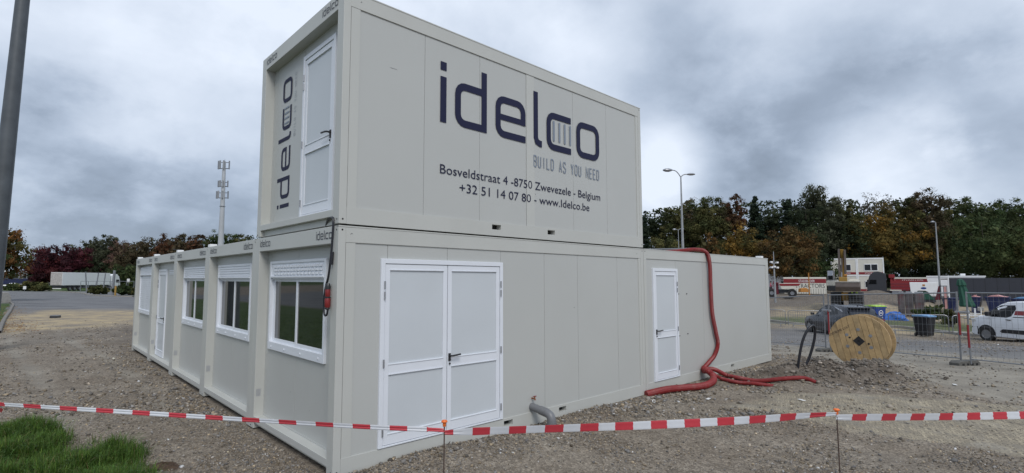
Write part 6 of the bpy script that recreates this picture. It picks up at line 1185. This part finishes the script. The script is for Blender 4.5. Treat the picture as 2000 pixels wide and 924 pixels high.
wood = [  # u, v_top, width px, depth, palette, shape, base, label
 (1262, 402, 44, 118, 'conifer', 'cone', 0, 'dark narrow conifer touching the upper container corner'), (1290, 398, 60, 122, 'dark', 'round', 0, 'dark bushy tree right of the container corner'), (1322, 386, 62, 116, 'olive', 'round', .05, 'olive tree behind the tall double armed lamp'),
 (1352, 380, 56, 124, 'brown', 'round', .1, 'brownish tree just right of the tall lamp'), (1380, 366, 84, 113, 'olive', 'round', .05, 'big rounded olive tree right of the tall lamp'), (1412, 372, 50, 120, 'brown', 'round', .1, 'brown tree beside the big olive tree'),
 (1441, 364, 44, 112, 'rust', 'col', .1, 'rust coloured tall tree in the middle of the wood'), (1481, 370, 62, 116, 'conifer', 'cone', 0, 'dark conifer right of the rust coloured tree'), (1515, 378, 54, 122, 'dark', 'round', 0, 'dark tree between two dark conifers'), (1545, 362, 60, 114, 'conifer', 'cone', 0, 'dark pointed conifer left of the tallest tree'),
 (1604, 346, 96, 110, 'greyg', 'round', .1, 'tallest grey green tree of the wood'), (1580, 385, 80, 106, 'dark', 'round', 0, 'dark mass of a tree under the tallest one'), (1655, 368, 70, 115, 'olive', 'round', .1, 'olive tree right of the tallest tree'), (1703, 360, 40, 117, 'bare', 'bare', .3, 'nearly bare tree, left one of the bare pair'), (1735, 362, 42, 116, 'bare', 'bare', .3, 'nearly bare tree, right one of the bare pair'),
 (1770, 372, 74, 114, 'olive', 'round', .1, 'olive tree right of the bare pair'), (1816, 358, 92, 110, 'brown', 'round', .1, 'broad brownish grey tree above the single lamp'), (1862, 380, 70, 118, 'olive', 'round', .1, 'olive tree right of the brownish grey one'), (1918, 372, 84, 112, 'green', 'round', .05, 'green flat topped tree near the right edge'), (1962, 382, 60, 118, 'dark', 'round', .05, 'dark tree left of the last tree'), (2000, 378, 80, 114, 'green', 'round', .05, 'last green tree cut by the right edge'), (2070, 372, 90, 112, 'olive', 'round', .05, 'olive tree past the right edge'),
 (1300, 455, 70, 98, 'olive', 'round', 0, 'low dull shrub tree above the right container roof'), (1386, 449, 50, 96, 'orange', 'round', .0, 'small orange tree right of the tall lamp foot'), (1455, 431, 86, 95, 'yellow', 'round', .05, 'yellow olive tree above the right container'), (1542, 440, 104, 88, 'orange', 'round', .12, 'orange brown tree above the white lorry'), (1598, 500, 80, 92, 'green', 'round', 0, 'low green bush left of the site cabins'),
 (1724, 396, 140, 98, 'yellow', 'round', .12, 'big golden yellow tree above the site cabins'), (1650, 420, 90, 102, 'dark', 'round', .0, 'dark tree left of the golden tree'), (1836, 430, 118, 93, 'olive', 'round', .05, 'olive tree behind the single straight lamp'), (1925, 412, 128, 95, 'green', 'round', .05, 'large dark green tree above the dark hall'), (2010, 430, 110, 92, 'olive', 'round', .05, 'olive tree at the right edge above the dark hall'), (1700, 500, 120, 105, 'dark', 'round', 0, 'dark undergrowth tree right of the site cabins'), (1790, 490, 110, 103, 'dark', 'round', 0, 'dark undergrowth tree behind the red trailer')]
for (u, v, w_, d, pal, shp, bs, lb_) in wood: tree('forest_tree', u, v, w_ * 1.1, (max(d + 4, 117) if 1600 < u < 1860 else d + 4), pal, lb_, 1.0, shp, bs)
left = [(82, 480, 66, 118, 'purple', 'round', .05, 'dark red leaved tree nearest the lamps'), (128, 476, 104, 114, 'purple', 'round', .0, 'broad dark red leaved tree behind the white lorry'), (103, 505, 84, 116, 'purple', 'round', 0, 'low dark red bushy tree beside the broad one'), (160, 467, 50, 122, 'greyg', 'round', .1, 'grey green tree right of the red leaved trees'), (183, 459, 42, 124, 'greyg', 'round', .1, 'second grey green tree, slimmer'), (207, 452, 48, 122, 'greyg', 'round', .1, 'tallest grey green tree on the left'),
 (238, 464, 50, 120, 'pinkish', 'round', .1, 'pinkish brown tree above the end of the container row'), (255, 475, 60, 112, 'brown', 'round', .05, 'brown tree above the last row container'), (287, 457, 62, 116, 'brown', 'round', .0, 'dark brown round tree above the row'), (325, 452, 52, 116, 'rust', 'round', .0, 'dull rust tree above the row'), (352, 449, 46, 114, 'brown', 'round', .0, 'brown tree left of the telecom mast'), (383, 448, 46, 114, 'rust', 'round', .0, 'rust brown tree just left of the telecom mast'), (412, 443, 42, 116, 'green', 'round', .0, 'green tree behind the telecom mast'), (446, 446, 50, 113, 'green', 'col', .0, 'green tree right of the telecom mast'), (476, 452, 50, 113, 'olive', 'round', .0, 'olive tree touching the upper container edge'), (505, 458, 50, 113, 'green', 'round', 0, 'green tree half behind the upper container'),
 (190, 505, 90, 118, 'dark', 'round', 0, 'dark low tree above the white trailer'), (245, 515, 70, 100, 'green', 'round', 0, 'dense green hedge tree behind the small white sign'), (300, 500, 90, 108, 'dark', 'round', 0, 'dark low tree behind the container row')]
for (u, v, w_, d, pal, shp, bs, lb_) in left: tree('roadside_tree', u, v, w_ * 1.12, d + 32, pal, lb_, 1.1, shp, bs, group='trees beyond the left road')
tree('maple_tree', -14, 436, 112, 52, 'mix', 'green and orange autumn tree close by at the left edge', 1.8, 'round', .24, group='trees beyond the left road', leaf=.14, nclump=170); 
# shrubs
def shrub(u, vt, wpx, d, pal, label, group): t = tree('shrub', u, vt, wpx, d, pal, label, .8, 'round', 0, leaf=d * .0022, nclump=26, group=group, cat='shrub'); return t
for u, v, w_, d, pal, lb_ in ((30, 556, 50, 112, 'green', 'low green shrub below the bridge'), (60, 548, 46, 108, 'olive', 'bushy shrub right of the parked cars'), (82, 554, 40, 106, 'olive', 'shrub beside the trailer rear'), (195, 558, 44, 84, 'olive', 'weedy shrub before the white trailer'), (243, 556, 40, 78, 'green', 'weedy shrub under the small white sign'), (262, 560, 40, 80, 'olive', 'weedy shrub at the end of the container row')): shrub(u, v, w_, d, pal, lb_, 'shrubs by the left road')
for u, v, w_, d, pal, lb_ in ((1812, 590, 60, 36, 'green', 'weedy shrub behind the black bin'), (1850, 600, 30, 33, 'olive', 'low weed clump left of the parasol')): shrub(u, v, w_, d, pal, lb_, 'weedy shrubs on the site')
# the depth of the wood, one mass nobody could count
def mass(name, us, vt, dn, n, pal, lf):
    u = rng.uniform(*us, n); d = rng.uniform(dn, dn + 22, n); l = (u - PX) / FPX * d; x = CAM[0] + FW[0] * d + RT[0] * l; y = CAM[1] + FW[1] * d + RT[1] * l; z = ghs(x, y); top = CAM[2] + (552 - np.interp(u, [q[0] for q in vt], [q[1] for q in vt])) / FPX * d
    top = top - 1.8 * np.abs(fbm(x, y, .2, 3, 71)); z = z + (top - z) * rng.uniform(0, 1, n); C = np.stack([x, y, z], 1); V, k = leaves(C, np.full(n, .3), n, lf, None); V = V; P_ = np.array(PAL[pal]); cc = P_[rng.integers(0, len(P_), n)] * rng.lognormal(0, .3, (n, 1)); o = build_leaves(V, cc, name, None); o['kind'] = 'stuff'
mass('wood', (1180, 2150), [(1180, 420), (1260, 415), (1380, 395), (1440, 400), (1600, 385), (1700, 395), (1820, 385), (1950, 400), (2150, 395)], 130, 34000, 'dark', .62)
mass('wood', (55, 560), [(55, 525), (120, 500), (200, 482), (280, 476), (350, 468), (440, 462), (560, 468)], 158, 15000, 'dark', .55)
# trees behind the viewer's left, mirrored in the windows
for x, y, h, lb_ in ((-34, 8, 9, 'nearest tree across the lawn, mirrored low in the window panes'), (-36, 20, 11, 'second tree across the lawn, broad and olive'), (-33, 33, 8, 'smallest tree across the lawn'), (-40, 46, 12, 'farthest and tallest tree across the lawn')):
    t = thing('lawn_tree', lb_, 'tree', (x, y, 0), 0, 'trees across the road'); C = rng.normal(0, 1, (30, 3)) * np.array([2.4, 2.4, 1.8]) + np.array([0, 0, h * .62]); V, k = leaves(C, np.full(30, 1.3), 2500, .4, None); build_leaves(V, np.array(PAL['olive'])[rng.integers(0, 3, 2500)], 'crown', t); b = MB(); b.tube([(0, 0, -.2), (0, 0, h * .6)], [.2, .1], 7); b.build('trunk', MT['trunk'], t)
# fallen leaves in the left gutter
n = 1500; u = rng.uniform(-10, 40, n); LP = np.array([G(a, b)[:2] for a, b in zip(rng.uniform(2, 32, 60), rng.uniform(600, 650, 60))]); k = rng.integers(0, 60, n); x = LP[k, 0] + rng.normal(0, .4, n); y = LP[k, 1] + rng.normal(0, .8, n); C = np.stack([x, y, samp(Zg, x, y) + .02], 1); V, kk = leaves(C, np.full(n, .03), n, .07, None, .1); V[..., 2] = np.repeat(C[:, 2:3], 4, 1) + rng.uniform(0, .02, (n, 4)); o = build_leaves(V, np.array([(.30, .13, .03), (.20, .09, .03), (.33, .2, .05)])[rng.integers(0, 3, n)], 'fallen_leaves', None); o['kind'] = 'stuff'
